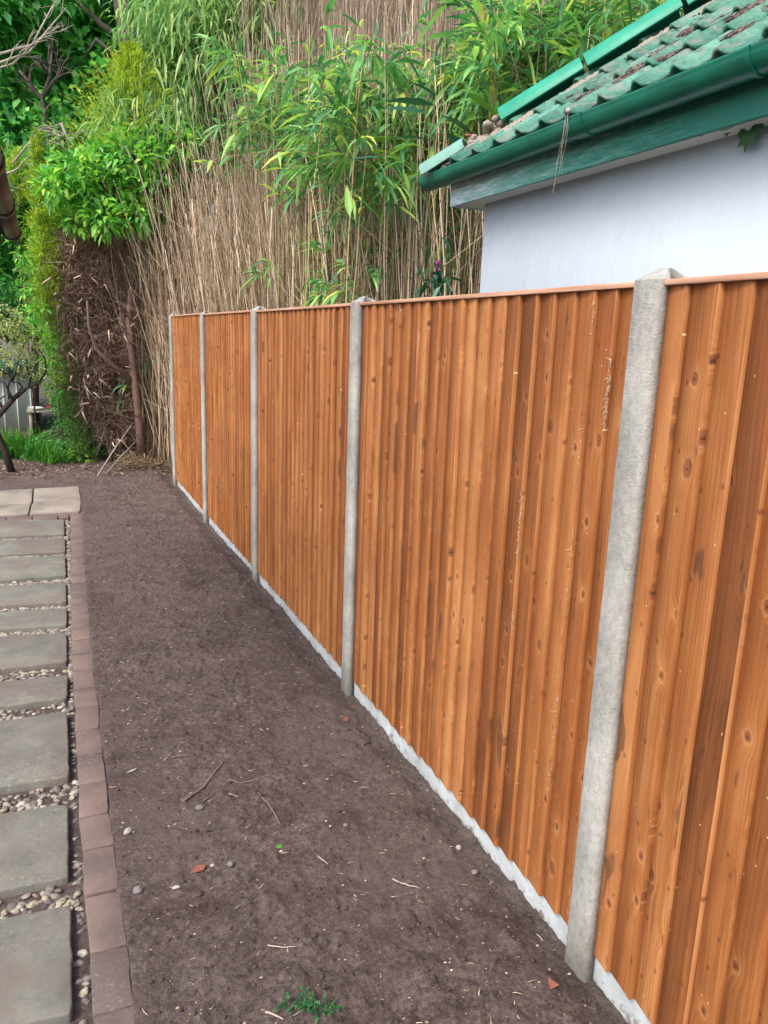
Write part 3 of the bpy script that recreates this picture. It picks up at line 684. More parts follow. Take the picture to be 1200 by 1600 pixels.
# pebbles in the joints and in the channel beside the bricks
def pebble_mesh(seed):
    mb = MB(); lump(mb, (0, 0, 0), 1., seed, (1, .68, .36), .5 if seed % 2 else .2, 10, 7)
    o = mb.build('pebble', M['pebble'], smooth=True); me = o.data; bpy.data.objects.remove(o); return me
pm = [pebble_mesh(s_) for s_ in range(100, 108)]
gaps = []
for i in range(len(SL_Y)-1): gaps.append((SL_Y[i+1][1], SL_Y[i][0], SL_L[i+1][1], SL_L[i][0], SL_X[i], i))
cand = []
for (r0, r1, l0, l1, xr_, gi) in gaps:
    area = .55*(r1-r0); num = int(area*2600*(1.8 if gi < 5 else .62))
    for _ in range(num):
        x = -.56+rg.random()*(xr_+.56+.02); t = (xr_-x)/(.4+xr_)
        ya_ = r0+(l0-r0)*t; yb_ = r1+(l1-r1)*t; y = ya_+.01+rg.random()*(yb_-ya_-.02)
        if rg.random() < np.clip((x+.15)/.35, 0, .75)*(gi > 4): continue
        cand.append((x, y, .011+rg.random()**2*.013, gi))
for _ in range(900):
    y = 1.3+rg.random()*6.3; xa = np.interp(y, [a[0] for a in SL_Y][::-1], SL_X[::-1])+.012; xb = bx(y)-.103-.008
    if y < 4 and rg.random() < .72: continue
    cand.append((xa+rg.random()*(xb-xa), y, .009+rg.random()**2*.012, 99))
vis = []
for c in cand:
    v = np.array([c[0], c[1], -.01])-CAM; z_ = v@_w; px = 600+F_PX*(v@_r)/z_; py = 800-F_PX*(v@_u)/z_
    vis.append((c[2]/z_ if -15 < px < 1200 and py < 1615 else -1, c))
vis.sort(key=lambda q: -q[0])
gname = {99: 'in the narrow channel along the brick edging'}
for gi in range(9):
    gname[gi] = 'in the gap between grey slabs %s' % ['one and two, counted from the pale paving', 'two and three, counted from the pale paving', 'three and four, counted from the pale paving', 'four and five, counted from the pale paving',
        'five and six, counted from the pale paving', 'six and seven, counted from the pale paving', 'just above the large pinkish slab', 'just below the large pinkish slab', 'just above the nearest speckled slab'][gi]
mb = MB(); cnt = 0
for (s_, c) in vis:
    x, y, r_, gi = c; z_ = float(soil_z(np.array([x]), np.array([y]))[0])+r_*.10
    if s_ > 0 and cnt < 290:
        o = bpy.data.objects.new('pebble', pm[cnt % 8]); COL.objects.link(o); o.location = (x, y, z_)
        o.rotation_euler = (rg.normal()*.25, rg.normal()*.25, rg.random()*6.28); o.scale = (r_, r_, r_)
        tag(o, 'rounded pebble '+gname[gi], 'pebble', 'pebbles '+gname[gi]); cnt += 1
    else:
        lump(mb, (x, y, z_), r_, rg.integers(1e6), (1, .75, .5), rg.random(), 7, 5)
tag(mb.build('pebble_gravel', M['pebble'], smooth=True), 'small far pebbles filling the joints of the path', 'gravel', kind='stuff')

# ------------------------------------------------------------------ bits lying on the soil
def sz(x, y): return float(soil_z(np.array([x]), np.array([y]))[0])
def gpt(px, py): p = ground_at(px, py); return np.array([p[0], p[1], sz(p[0], p[1])])
def stone_at(px, py, r_, mat, label, sq=(1, .8, .6), name='stone', rot=0):
    p = gpt(px, py); mb = MB(); lump(mb, (0, 0, 0), r_, int(px), sq, .5, 12, 9)
    o = mb.build(name, M[mat], smooth=True); o.location = p+np.array([0, 0, r_*sq[2]*.55]); o.rotation_euler = (0, 0, rot)
    s_ = o.modifiers.new('s', 'SUBSURF'); s_.levels = 1; s_.render_levels = 1
    return tag(o, label, 'stone')
stone_at(216, 1397, .0165, 'grey_stone', 'round dark grey pebble on the soil beside the bricks', (1, .95, .8))
stone_at(200, 1304, .017, 'white_stone', 'knobbly white and grey flint on the soil beside the bricks', (1.1, .7, .7), rot=.8)
stone_at(312, 1268, .014, 'grey_stone', 'bluish grey stone next to the long brown stick', (1.1, .9, .7))
stone_at(360, 1360, .0125, 'grey_stone', 'small grey stone right of the terracotta shard', (1, .9, .7))
stone_at(276, 1391, .012, 'white_stone', 'cream chip of stone below the terracotta shard', (1.2, .8, .5))
stone_at(309, 1401, .016, 'crumb', 'brown lump of earth half sunk below the terracotta shard', (1.2, 1, .5))
stone_at(332, 1358, .008, 'white_stone', 'tiny white stone touching the terracotta shard')
stone_at(717, 1318, .011, 'white_stone', 'small white stone near the gravel board of the long panel', (1, .8, .8))
stone_at(742, 1357, .013, 'grey_stone', 'dull grey pebble near the gravel board below the small white stone')
stone_at(218, 962, .016, 'crumb', 'dark stone on the far soil beside the brick edging')
stone_at(285, 1144, .02, 'crumb', 'flat dark brown stone in the middle of the soil', (1.4, .7, .45))
stone_at(540, 1318-20, .010, 'grey_stone', 'small mauve grey pebble in the middle of the soil bed')
def shard(px, py, pts, mat, label, name, cat, t=.006, rot=(0, 0, 0)):
    p = gpt(px, py); mb = MB(); k = len(pts)
    V = [(a, b, 0) for a, b in pts]+[(a*.97, b*.97, t) for a, b in pts]
    mb.add(V, [np.array([(i_, (i_+1) % k, k+(i_+1) % k, k+i_) for i_ in range(k)])], .5); mb.add([V[k+i_] for i_ in range(k)], [np.array([list(range(k))])], .5)
    o = mb.build(name, M[mat]); o.location = p+np.array([0, 0, .006]); o.rotation_euler = rot
    return tag(o, label, cat)
shard(311, 1364, [(-.030, -.008), (-.008, .014), (.028, .012), (.012, -.012)], 'terracotta', 'flat red terracotta shard lying on the soil', 'terracotta_shard', 'tile shard', rot=(.08, .05, 0))
shard(863, 1537, [(-.014, -.012), (-.008, .018), (.018, -.008)], 'terracotta', 'triangular terracotta chip near the foot of the nearest post', 'terracotta_shard', 'tile shard', rot=(.5, .1, 0))
shard(436, 1333, [(-.013, -.004), (.004, .012), (.014, .0), (.004, -.006)], 'lime', 'bright green fallen leaf on the soil', 'fallen_leaf', 'leaf', .001, (.3, .2, 0))
shard(540, 1123, [(-.016, -.006), (-.01, .014), (.01, .016), (.018, 0), (.004, -.014)], 'terracotta', 'curled orange brown leaf on the soil near the second post', 'fallen_leaf', 'leaf', .002, (.5, .3, 0))
shard(206, 1208, [(-.024, -.007), (.0, .006), (.026, .008), (.004, -.006)], 'white_stone', 'white papery flake beside the brick edging', 'paper_flake', 'flake', .002, (.1, .1, .2))
def stick(pxs, r_, mat, label):
    pts = [gpt(*q)+np.array([0, 0, r_*1.3+.002]) for q in pxs]; c = pts[0].copy()
    fine = []
    for a_, b_ in zip(pts[:-1], pts[1:]):
        for t in (0, .33, .67): fine.append(a_+(b_-a_)*t+rg.normal(size=3)*r_*.35)
    fine.append(pts[-1]); fine = np.array(fine)
    mb = MB(); mb.tube(fine, np.linspace(r_, r_*.55, len(fine)), 6)
    o = mb.build('twig', M[mat], smooth=True, loc=c); return tag(o, label, 'twig')
stick([(286, 1258), (318, 1232), (335, 1212), (350, 1193)], .0042, 'stick', 'thick brown forked stick on the soil')
stick([(283, 1254), (298, 1244)], .003, 'stick', 'short dark twig against the thick brown stick')
stick([(403, 1240), (418, 1262), (430, 1285), (438, 1302)], .0028, 'stick', 'thin brown curving twig right of the thick stick')
stick([(357, 1222), (378, 1223), (400, 1222)], .0025, 'stick', 'thin level twig above the curving twig')
stick([(319, 1256), (336, 1242)], .003, 'stick', 'stub of twig just right of the thick stick')
stick([(543, 1137), (560, 1136), (576, 1141), (578, 1152), (568, 1162)], .0035, 'dark_bark', 'dark hooked root on the soil near the second post')
stick([(613, 1371), (633, 1379), (655, 1389)], .0026, 'grey_twig', 'pale straight straw in the lower middle of the soil')
stick([(418, 1481), (440, 1484), (464, 1482)], .0022, 'grey_twig', 'pale long straw above the green sprig')
stick([(415, 1586), (430, 1592), (443, 1599)], .003, 'grey_twig', 'broken white stick at the bottom edge beside the green sprig')
stick([(320, 1302), (334, 1301), (346, 1304)], .003, 'dark_bark', 'short dark twig below the bluish stone')
stick([(665, 1255), (672, 1275), (675, 1297)], .0022, 'dark_bark', 'thin dark twig standing near the gravel board')
stick([(256, 1192), (270, 1178)], .0022, 'grey_twig', 'short pale straw near the brick edging')
stick([(268, 1188), (280, 1185), (293, 1186)], .003, 'stick', 'short brown twig beside the pale straw near the bricks')
stick([(497, 1342), (512, 1356)], .0022, 'grey_twig', 'pale straw in the middle right of the green leaf')
# cypress sprig at the bottom edge
mb = MB(); p0 = gpt(480, 1590)
for i in range(26):
    t = i/26; b_ = p0+np.array([-.045+.11*t, .045-.07*t+rg.normal()*.006, .008]); d_ = nrm(np.array([rg.normal(), rg.normal(), .5+.3*rg.normal()]))
    mb.tube([b_, b_+d_*.02, b_+d_*.035], .0008, 3, cap=False)
    nl = 16; tt = rg.random(nl); leaves(mb, b_+d_*(tt*.035)[:, None], d_+rg.normal(size=(nl, 3))*.7, .014, .004, .2, False)
tag(mb.build('conifer_sprig', M['sprig']), 'dark green cypress sprig lying on the soil at the bottom edge', 'sprig')
# loose crumbs, wood chips and straw
def scatter(num, near=.55):
    y = 1.0+(rg.random(num)**(1/near if False else 1.7))*8.8; x = bx(y)+.01+rg.random(num)*(1.34-bx(y)); return x, y
mb = MB(); x, y = scatter(5200); z = soil_z(x, y)
for i in range(len(x)):
    r_ = .002+rg.random()**3*.0058
    lump(mb, (x[i], y[i], z[i]+r_*.25), r_, i, (1.1, .9, .7), .5, 6, 4)
tag(mb.build('soil_crumbs', M['crumb']), 'dark crumbs and clods of loose earth over the soil bed', 'soil', kind='stuff')
mb = MB(); x, y = scatter(1500); z = soil_z(x, y)
for i in range(len(x)):
    if rg.random() < .62:
        lump(mb, (x[i], y[i], z[i]+.001), .0014+rg.random()**2.5*.004, i, (1.4, .7, .5), rg.random(), 5, 4)
    else:
        a_ = rg.random()*6.28; l_ = .006+rg.random()**2*.028; d_ = np.array([math.cos(a_), math.sin(a_), rg.normal()*.1])*l_*.5; p = np.array([x[i], y[i], z[i]+.003])
        mb.tube([p-d_, p+rg.normal(size=3)*.0015, p+d_], .0007+rg.random()*.0009, 4, rg.random())
tag(mb.build('wood_chips', M['chip']), 'tiny pale wood chips and straws scattered over the soil', 'wood chips', kind='stuff')

# ------------------------------------------------------------------ dead bamboo thicket
front = np.array([(1.15, 10.9), (1.55, 9.9), (2.05, 8.4), (2.6, 6.9), (3.35, 5.3), (4.6, 4.9), (6.2, 4.7)])
seg = np.concatenate([[0], np.cumsum(np.linalg.norm(np.diff(front, axis=0), axis=1))])
def fpt(s_, dpt):
    x = np.interp(s_, seg, front[:, 0]); y = np.interp(s_, seg, front[:, 1])
    v = np.stack([x, y], -1); v = v/np.linalg.norm(v, axis=1)[:, None]
    return x+v[:, 0]*dpt, y+v[:, 1]*dpt
def cane_lines(s_, dpt, H, k=7, lean=None, bend=.8):
    n_ = len(s_); x, y = fpt(s_, dpt); t = np.linspace(0, 1, k)
    lean = rg.normal(size=(n_, 2))*.06 if lean is None else lean
    b2 = rg.normal(size=(n_, 2))*.5*bend*.4
    P = np.zeros((n_, k, 3)); P[:, :, 0] = x[:, None]+(lean[:, :1]*t*H[:, None])+b2[:, :1]*t**2.5
    P[:, :, 1] = y[:, None]+(lean[:, 1:]*t*H[:, None])+b2[:, 1:]*t**2.5; P[:, :, 2] = t*H[:, None]
    P[:, 1:-1, :2] += rg.normal(size=(n_, k-2, 2))*.008
    return P
# three ranks, one object each so every clump is its own mass
def rank(num, s0, s1, d0, d1, h0, h1, r0, r1, lean_mu, name, label, mat='cane_dead', sig=.05, kseg=6):
    s_ = s0+rg.random(num)*(s1-s0); dp = d0+rg.random(num)*(d1-d0); H = h0+rg.random(num)*(h1-h0)
    lean = rg.normal(size=(num, 2))*sig+np.array(lean_mu)
    P = cane_lines(s_, dp, H, kseg, lean); rr = (r0+rg.random(num)*(r1-r0))[:, None]*np.linspace(1, .45, kseg)[None]
    mb = MB(); canes(mb, P, rr, 3); return mb, P
mb, P1 = rank(950, 0, 3.6, .1, 1.4, 2.2, 3.75, .004, .0095, (-.05, .03), '', '', sig=.095)
# side twigs of the dead clump
num = 3000; k_ = rg.integers(0, len(P1), num); t_ = 2+rg.integers(0, 4, num); b_ = P1[k_, t_]+rg.normal(size=(num, 3))*np.array([.02, .02, .2])
d_ = np.stack([rg.normal(size=num)*.35-.12, rg.normal(size=num)*.3, .7+rg.random(num)*.6], -1); L_ = .3+rg.random(num)*.5
Pt = b_[:, None]+nrm(d_)[:, None]*L_[:, None, None]*np.linspace(0, 1, 3)[None, :, None]
canes(mb, Pt, np.tile([.0026, .002, .0008], (num, 1)), 3)
tag(mb.build('dead_bamboo_thicket', M['cane_dead']), 'dense mass of dead straw coloured bamboo canes behind the far fence panels', 'bamboo thicket', kind='stuff')
mb, P2 = rank(900, 2.9, 9.5, .1, 1.6, 3.0, 5.0, .0035, .009, (.0, .0), '', '', sig=.095)
num = 2600; k_ = rg.integers(0, len(P2), num); t_ = 2+rg.integers(0, 4, num); b_ = P2[k_, t_]+rg.normal(size=(num, 3))*np.array([.02, .02, .2])
d_ = np.stack([rg.normal(size=num)*.4, rg.normal(size=num)*.4, .6+rg.random(num)*.6], -1); L_ = .25+rg.random(num)*.4
Pt = b_[:, None]+nrm(d_)[:, None]*L_[:, None, None]*np.linspace(0, 1, 3)[None, :, None]
canes(mb, Pt, np.tile([.0024, .002, .0008], (num, 1)), 3)
tag(mb.build('dead_bamboo_thicket', M['cane_dead']), 'dense dead bamboo canes crowded behind the fence beside the white outbuilding', 'bamboo thicket', kind='stuff')
# tall pale brush behind, up to the top of the picture
num = 3600; s_ = 2.6+rg.random(num)*8; dp = 1.8+rg.random(num)*2.2; H = 5.6+rg.random(num)*2.6
P = cane_lines(s_, dp, H, 6, rg.normal(size=(num, 2))*.035+np.array([.01, 0])); mb = MB()
canes(mb, P, (.003+rg.random(num)*.004)[:, None]*np.linspace(1, .5, 6)[None], 3)
num2 = 26000; k_ = rg.integers(0, num, num2); tt = .45+rg.random(num2)*.55; q0 = tt*5; i0 = np.minimum(q0.astype(int), 4); f_ = (q0-i0)[:, None]
b_ = P[k_, i0]*(1-f_)+P[k_, i0+1]*f_; d_ = np.stack([rg.normal(size=num2)*.8, rg.normal(size=num2)*.6, .7+rg.random(num2)*.6], -1)
Pt = b_[:, None]+nrm(d_)[:, None]*(.25+rg.random(num2)*.45)[:, None, None]*np.linspace(0, 1, 3)[None, :, None]
canes(mb, Pt, np.tile([.0022, .002, .0008], (num2, 1)), 3)
tag(mb.build('dead_bamboo_thicket', M['cane_brush']), 'tall pinkish brown dead brush rising behind the green bamboo leaves', 'bamboo thicket', kind='stuff')
# the individually visible dead canes of the front row
mbs = []
for v in range(14):
    mb = MB(); k = 9; t = np.linspace(0, 1, k); cv = rg.normal(size=2)*.10
    P = np.stack([cv[0]*t**2+rg.normal(size=k)*.006, cv[1]*t**2+rg.normal(size=k)*.006, t*1.0*(3.0+rg.random()*1.3)], -1)
    mb.tube(P, np.linspace(.0085, .0035, k), 6, rg.random())
    for j in range(2, 8):
        mb.tube([P[j]-(0, 0, .006), P[j]+(0, 0, .006)], np.interp(j, [0, 8], [.0105, .005]), 6, .1)
        if rg.random() < .5:
            d_ = np.array([rg.normal()*.3, rg.normal()*.3, .5]); mb.tube([P[j], P[j]+d_*.4, P[j]+d_*.9], [.0025, .002, .001], 4)
    o = mb.build('dead_cane', M['cane_dead'], smooth=True); mbs.append(o.data); bpy.data.objects.remove(o)
NC = 230; s_ = np.sort(rg.random(NC)*7.4); x, y = fpt(s_, -.12+rg.random(NC)*.3)
for i in range(NC):
    o = bpy.data.objects.new('dead_bamboo_cane', mbs[i % 14]); COL.objects.link(o); o.location = (x[i], y[i], 0)
    lx, ly = (rg.normal()*.05-.05*(1.0 < s_[i] < 3), rg.normal()*.05); o.rotation_euler = (-ly, lx, 0); sc = .8+rg.random()*.45; o.scale = (sc, sc, (.8+rg.random()*.4)*(.72 if s_[i] < 1.3 else .80 if s_[i] < 3.6 else 1))
    if s_[i] < 1.2: g_ = ('bare dead bamboo cane standing left of the last fence post', 'front canes left of the fence end')
    elif s_[i] < 3.4: g_ = ('bare dead bamboo cane standing behind the two far fence panels', 'front canes behind the far panels')
    elif s_[i] < 5.2: g_ = ('bare dead bamboo cane standing behind the middle fence panel', 'front canes behind the middle panel')
    else: g_ = ('bare dead bamboo cane standing beside the white outbuilding corner', 'front canes beside the outbuilding')
    tag(o, g_[0], 'bamboo cane', g_[1])

# ------------------------------------------------------------------ living bamboo
def live_bamboo(base, top, r_, nl, spread, L_, W_, label, group=None, frm=.45, mat='bam', culm='cane_live', droop=.35, bendx=0., pend=0., name='leafy_bamboo', full=True):
    base = np.array(base, float); top = np.array(top, float); t = np.linspace(0, 1, 12)
    H = np.linalg.norm(top-base)
    P = base+(top-base)*t[:, None]; P[:, 0] += bendx*t**3; P[:, 2] -= pend*t**5
    P[1:-1, :2] += rg.normal(size=(10, 2))*.006
    o = empty(name, tuple(base), label, 'bamboo', group)
    def pr(mb, nm, mt, smooth=False):
        q = mb.build(nm, M[mt], None, smooth, loc=base); q.location = (0, 0, 0); q.parent = o; return q
    mb = MB(); mb.tube(P, np.linspace(r_, r_*.35, 12), 6)
    for j in range(1, 12): mb.tube([P[j]-(0, 0, .006), P[j]+(0, 0, .006)], r_*1.25*(1-j/18), 6, .0)
    pr(mb, 'culm', culm, True)
    mb = MB(); sm = MB()
    nb_ = max(3, nl//7)
    for j in range(nb_):
        tt = frm+(1-frm)*rg.random(); q0 = tt*11; i0 = min(int(q0), 10); p = P[i0]+(P[i0+1]-P[i0])*(q0-i0)
        a_ = rg.random()*6.28; d_ = nrm(np.array([math.cos(a_), math.sin(a_), .45+rg.normal()*.3])); bl = spread*(.4+rg.random()*.8)
        e_ = p+d_*bl; e_[2] -= .15*bl; mid = (p+e_)/2+np.array([0, 0, .08*bl])
        sm.tube([p, mid, e_], [.003, .0022, .0012], 3, cap=False)
        m_ = 7; u_ = .35+.65*rg.random(m_)[:, None]; bb = p*(1-u_)**2+2*mid*u_*(1-u_)+e_*u_**2
        dd = d_*.9+rg.normal(size=(m_, 3))*.55; dd[:, 2] -= .15
        ll = L_*(.6+rg.random(m_)*.6)
        leaves(mb, bb, dd, ll, ll/L_*W_, droop+rg.random(m_)*.35, full)
    pr(mb, 'foliage', mat); pr(sm, 'side_shoot', culm)
    return o
def lb_px(pb, pt, Y, **k):
    b = at(pb[0], pb[1], Y); t = at(pt[0], pt[1], Y+.1)
    d = (t-b)/max(t[2]-b[2], .1); base = b-d*(b[2]-0); base[2] = 0
    if base[0] < 1.55 and base[1] < 9.4: base[0] = 1.6
    return live_bamboo(base, t, **k)
# tall single canes that stand out in the photo
lb_px((475, 470), (492, 190), 7.2, r_=.011, nl=56, spread=.55, L_=.24, W_=.034, label='stout yellow bamboo cane with leafy top, left of the middle post', frm=.72)
lb_px((612, 465), (628, 190), 6.6, r_=.010, nl=50, spread=.5, L_=.24, W_=.034, label='straight tan bamboo cane behind the long fence panel', frm=.75)
lb_px((655, 465), (690, 110), 6.2, r_=.009, nl=42, spread=.45, L_=.24, W_=.036, label='tan bamboo cane standing highest behind the long fence panel', frm=.7)
lb_px((688, 420), (668, 245), 5.6, r_=.012, nl=14, spread=.3, L_=.22, W_=.036, label='leaning cane crossing the end of the green gutter', frm=.8)
lb_px((650, 440), (704, -60), 5.2, r_=.0065, nl=10, spread=.35, L_=.25, W_=.045, label='thin dark bamboo cane rising past the top of the photo by the gutter', culm='cane_dark', mat='bam_big', frm=.93)
# big individual leaves near the roof corner carried by a thin shoot
sh = empty('broad_leaf_shoot', tuple(at(668, 420, 5.0)), 'thin shoot with long blue green leaves hanging by the gutter end', 'bamboo')
mb = MB(); Y5 = 5.0
BL = [((680, 165), (600, 158), 'a'), ((672, 178), (598, 170), 'a'), ((725, 143), (782, 185), 'c'), ((690, 180), (742, 215), 'a'), ((696, 208), (738, 245), 'a'), ((668, 218), (608, 217), 'a'), ((700, 262), (725, 240), 'c'),
      ((682, 150), (640, 128), 'a'), ((598, 246), (538, 252), 'a'), ((582, 262), (600, 285), 'c'), ((640, 300), (628, 262), 'c'), ((547, 340), (541, 285), 'c'), ((640, 225), (600, 250), 'c'), ((700, 150), (715, 132), 'a')]
for (b_, t_, kd_) in BL:
    p = at(*b_, Y5); q = at(*t_, Y5-.1+rg.random()*.3); L_ = np.linalg.norm(q-p); leaves(mb, p[None], (q-p+np.array([0, 0, .1*L_]))[None], L_*1.02, L_*.19, .1, True, .2 if kd_ == 'a' else .97, flat=.3)
o = mb.build('foliage', M['bam_big'], None, loc=np.array(sh.location)); o.location = (0, 0, 0); o.parent = sh
mb = MB(); mb.tube([at(655, 470, Y5), at(668, 330, Y5), at(685, 230, Y5), at(690, 150, Y5), at(725, 143, Y5)], [.004, .0035, .003, .002, .001], 5); mb.tube([at(662, 400, Y5), at(640, 300, Y5), at(600, 245, Y5)], [.003, .002, .001], 5)
mb.tube([at(668, 340, Y5), at(690, 280, Y5), at(702, 262, Y5)], [.002, .002, .001], 5); mb.tube([at(690, 160, Y5), at(682, 172, Y5), at(668, 218, Y5)], [.002, .002, .001], 5)
o = mb.build('culm', M['cane_live'], None, True, loc=np.array(sh.location)); o.location = (0, 0, 0); o.parent = sh
# leafy canes forming the green band
LG = [  # px range, top py range, Y range, count, label, group
    ((385, 480), (50, 180), (7.4, 8.8), 11, 'leafy green bamboo cane in the band of foliage behind the middle post', 'green bamboo behind the middle post'),
    ((480, 640), (30, 190), (6.0, 7.4), 20, 'leafy green bamboo cane in the band of foliage left of the outbuilding', 'green bamboo left of the outbuilding'),
    ((640, 800), (30, 150), (5.5, 6.8), 13, 'leafy green bamboo cane just left of the green roof', 'green bamboo beside the roof'),
    ((760, 1100), (-90, 70), (4.95, 5.9), 19, 'leafy green bamboo cane rising behind the green hip tiles', 'green bamboo behind the roof')]
for (xr_, yr2, Yr, cnt_, lb, gp) in LG:
    for i in range(cnt_):
        px = xr_[0]+(i+.3+.4*rg.random())/cnt_*(xr_[1]-xr_[0]); py = yr2[0]+rg.random()*(yr2[1]-yr2[0]); Y = Yr[0]+rg.random()*(Yr[1]-Yr[0])
        t = at(px, py, Y); b = np.array([t[0]+rg.normal()*.12, t[1]+.1+rg.normal()*.1, 0])
        live_bamboo(b, t, .0075+rg.random()*.003, 95 if px < 760 else 180, .5, .26, .04, lb, gp, frm=(.76 if 470 < px < 760 else .83), bendx=rg.normal()*.1, pend=.1, droop=.2)
# shaded lower leaves among the canes
for i in range(14):
    px = 430+rg.random()*300; py = 250+rg.random()*170; Y = 6.2+rg.random()*1.2+(px < 520)*1.2; t = at(px, py, Y)
    live_bamboo((t[0]+rg.normal()*.05, t[1], 0), t, .005, 42, .32, .22, .034, 'short bamboo shoot with dark leaves low among the canes behind the fence', 'dark low shoots behind the fence', frm=.75)
for i, (px, py) in enumerate([(345, 400), (370, 430), (285, 540), (215, 560), (300, 560), (330, 385), (240, 600)]):
    Y = 10.6+rg.random()*.3; t = at(px, py, Y); 
    live_bamboo((max(t[0], .95), t[1]+.05, 0), t, .004, 22, .3, .24, .032, 'small dark leafed shoot low in the dead thicket by the last post', 'low shoots in the far thicket', frm=.6)
# fine pale bamboo, drooping plumes at upper left
def plume(px, py, Y, num, L_, rad, label, group, mat='bam_pale'):
    t = at(px, py, Y); base = np.array([t[0]+.25+rg.normal()*.1, t[1]+.2, 0])
    o = empty('pale_bamboo', tuple(base), label, 'bamboo', group)
    P = np.array([base*(1-u)+t*u for u in np.linspace(0, 1, 9)]); P[:, 2] += .0
    mb = MB(); mb.tube(P, np.linspace(.012, .003, 9), 5); q = mb.build('culm', M['cane_live'], None, True, loc=base); q.location = (0, 0, 0); q.parent = o
    mb = MB(); c = t+rg.normal(size=(num, 3))*np.array(rad); d_ = rg.normal(size=(num, 3))*.7+np.array([-.15, -.3, -.6])
    ll = L_*(.55+rg.random(num)*.7); leaves(mb, c, d_, ll, ll*.14, .5, True); q = mb.build('foliage', M[mat], None, loc=base); q.location = (0, 0, 0); q.parent = o
for i in range(46):
    px = 250+rg.random()*230; py = (-50+rg.random()*(200 if px < 400 else 110)) if px > 290 else (10+rg.random()*210)
    plume(px, py, 10.6+rg.random()*1.2, 420, .24, (.28, .3, .26), 'pale fine leaved bamboo plume drooping at the upper left', 'pale bamboo plumes')
for i in range(9): plume(190+rg.random()*90, 165+rg.random()*60, 10.75, 190, .22, (.2, .2, .16), 'drooping pale bamboo tip above the bright green bush', 'pale bamboo tips over the bush')

# ------------------------------------------------------------------ trees, bushes
def crown(mb, clumps, dens, L_, W_, full=False, out=1.0, droop=.25, up=.0, squash=.8):
    for (c, r_) in clumps:
        num = int(dens*r_*r_); v = nrm(rg.normal(size=(num, 3))); rr = r_*(.55+.45*rg.random(num))*(1+.25*np.sin(v[:, 0]*5+v[:, 2]*4+c[0]*7))
        p = c+v*rr[:, None]*np.array([1, 1, squash]); d_ = v*out+rg.normal(size=(num, 3))*.5+np.array([0, 0, up])
        ll = L_*(.6+rg.random(num)*.7); leaves(mb, p, d_, ll, ll/L_*W_, droop, full)
def plant(name, label, cat, base, parts, group=None):
    o = empty(name, tuple(base), label, cat, group)
    for nm, mb, mt, sm in parts:
        q = mb.build(nm, M[mt], None, sm, loc=np.array(base)); q.location = (0, 0, 0); q.parent = o
    return o
# broad-leaved tree
base = np.array([1.2, 15.5, 0]); tm = MB()
base[1] = 13.2; base[0] = at(262, 230, 13.2)[0]+.5
tp = [base, at(275, 280, 13.1), at(238, 165, 12.9), at(196, 40, 12.9), at(180, -60, 13)]
tm.tube(tp, [.2, .18, .15, .13, .1], 10)
for (a, b, c, r_) in [((218, 120), (150, 62), (120, 110), .05), ((205, 70), (160, 40), (110, -10), .06), ((228, 150), (300, 110), (340, 60), .05), ((225, 140), (240, 85), (300, 20), .04), ((68, 170), (72, 140), (85, 100), .035)]:
    tm.tube([at(*a, 13.0), at(*b, 13.0), at(*c, 13.2)], [r_, r_*.7, r_*.3], 6)
cl = []
for _ in range(85):
    px = -80+rg.random()*430; py = -90+rg.random()*330
    if abs(px-208-(py-90)*.35) < 24 and 20 < py < 175: continue
    cl.append((at(px, py, 13.6+rg.random()*2.0), .38+rg.random()*.3))
cl += [(at(-60+rg.random()*330, -60+rg.random()*330, 13.0+rg.random()*.5), .28+rg.random()*.2) for _ in range(34)]
cl = [q for q in cl if not (abs((600+F_PX*((q[0]-CAM)@_r)/((q[0]-CAM)@_w))-212) < 42 and 20 < (800-F_PX*((q[0]-CAM)@_u)/((q[0]-CAM)@_w)) < 150 and q[0][1] < 13.6)]
cm = MB(); crown(cm, cl, 900, .19, .10)
plant('broadleaf_tree', 'large broad leaved tree with leaning grey trunk at upper left', 'tree', base, [('trunk', tm, 'tree_bark', True), ('crown', cm, 'tree', False)])
base = np.array([-2.4, 18, 0]); tm = MB(); tm.tube([base, base+(.1, 0, 3), base+(.2, .2, 7)], [.3, .24, .1], 8)
cl = [(at(-120+rg.random()*420, -120+rg.random()*640, 17+rg.random()*2.5), .7+rg.random()*.5) for _ in range(95)]
cm = MB(); crown(cm, cl, 420, .2, .11)
plant('broadleaf_tree', 'dark dense tree filling the background at far left', 'tree', base, [('trunk', tm, 'dark_bark', True), ('crown', cm, 'tree_dark', False)])
base = np.array([4.5, 19, 0]); tm = MB(); tm.tube([base, base+(.1, 0, 4), base+(.2, .2, 8)], [.3, .24, .1], 8)
cl = [(at(230+rg.random()*380, -160+rg.random()*720, 17.5+rg.random()*2.5), .7+rg.random()*.5) for _ in range(90)]
cm = MB(); crown(cm, cl, 330, .22, .12)
plant('broadleaf_tree', 'dark tree standing directly behind the dead bamboo', 'tree', base, [('trunk', tm, 'dark_bark', True), ('crown', cm, 'tree_dark', False)])
base = np.array([11, 13.5, 0]); tm = MB(); tm.tube([base, base+(.1, 0, 4), base+(.2, .2, 8)], [.3, .24, .1], 8)
cl = [(at(560+rg.random()*620, -160+rg.random()*680, 12.5+rg.random()*2.5), .6+rg.random()*.5) for _ in range(140)]
cm = MB(); crown(cm, cl, 330, .2, .12)
plant('broadleaf_tree', 'dark tree behind the roof seen between the bamboo leaves', 'tree', base, [('trunk', tm, 'dark_bark', True), ('crown', cm, 'tree_dark', False)])
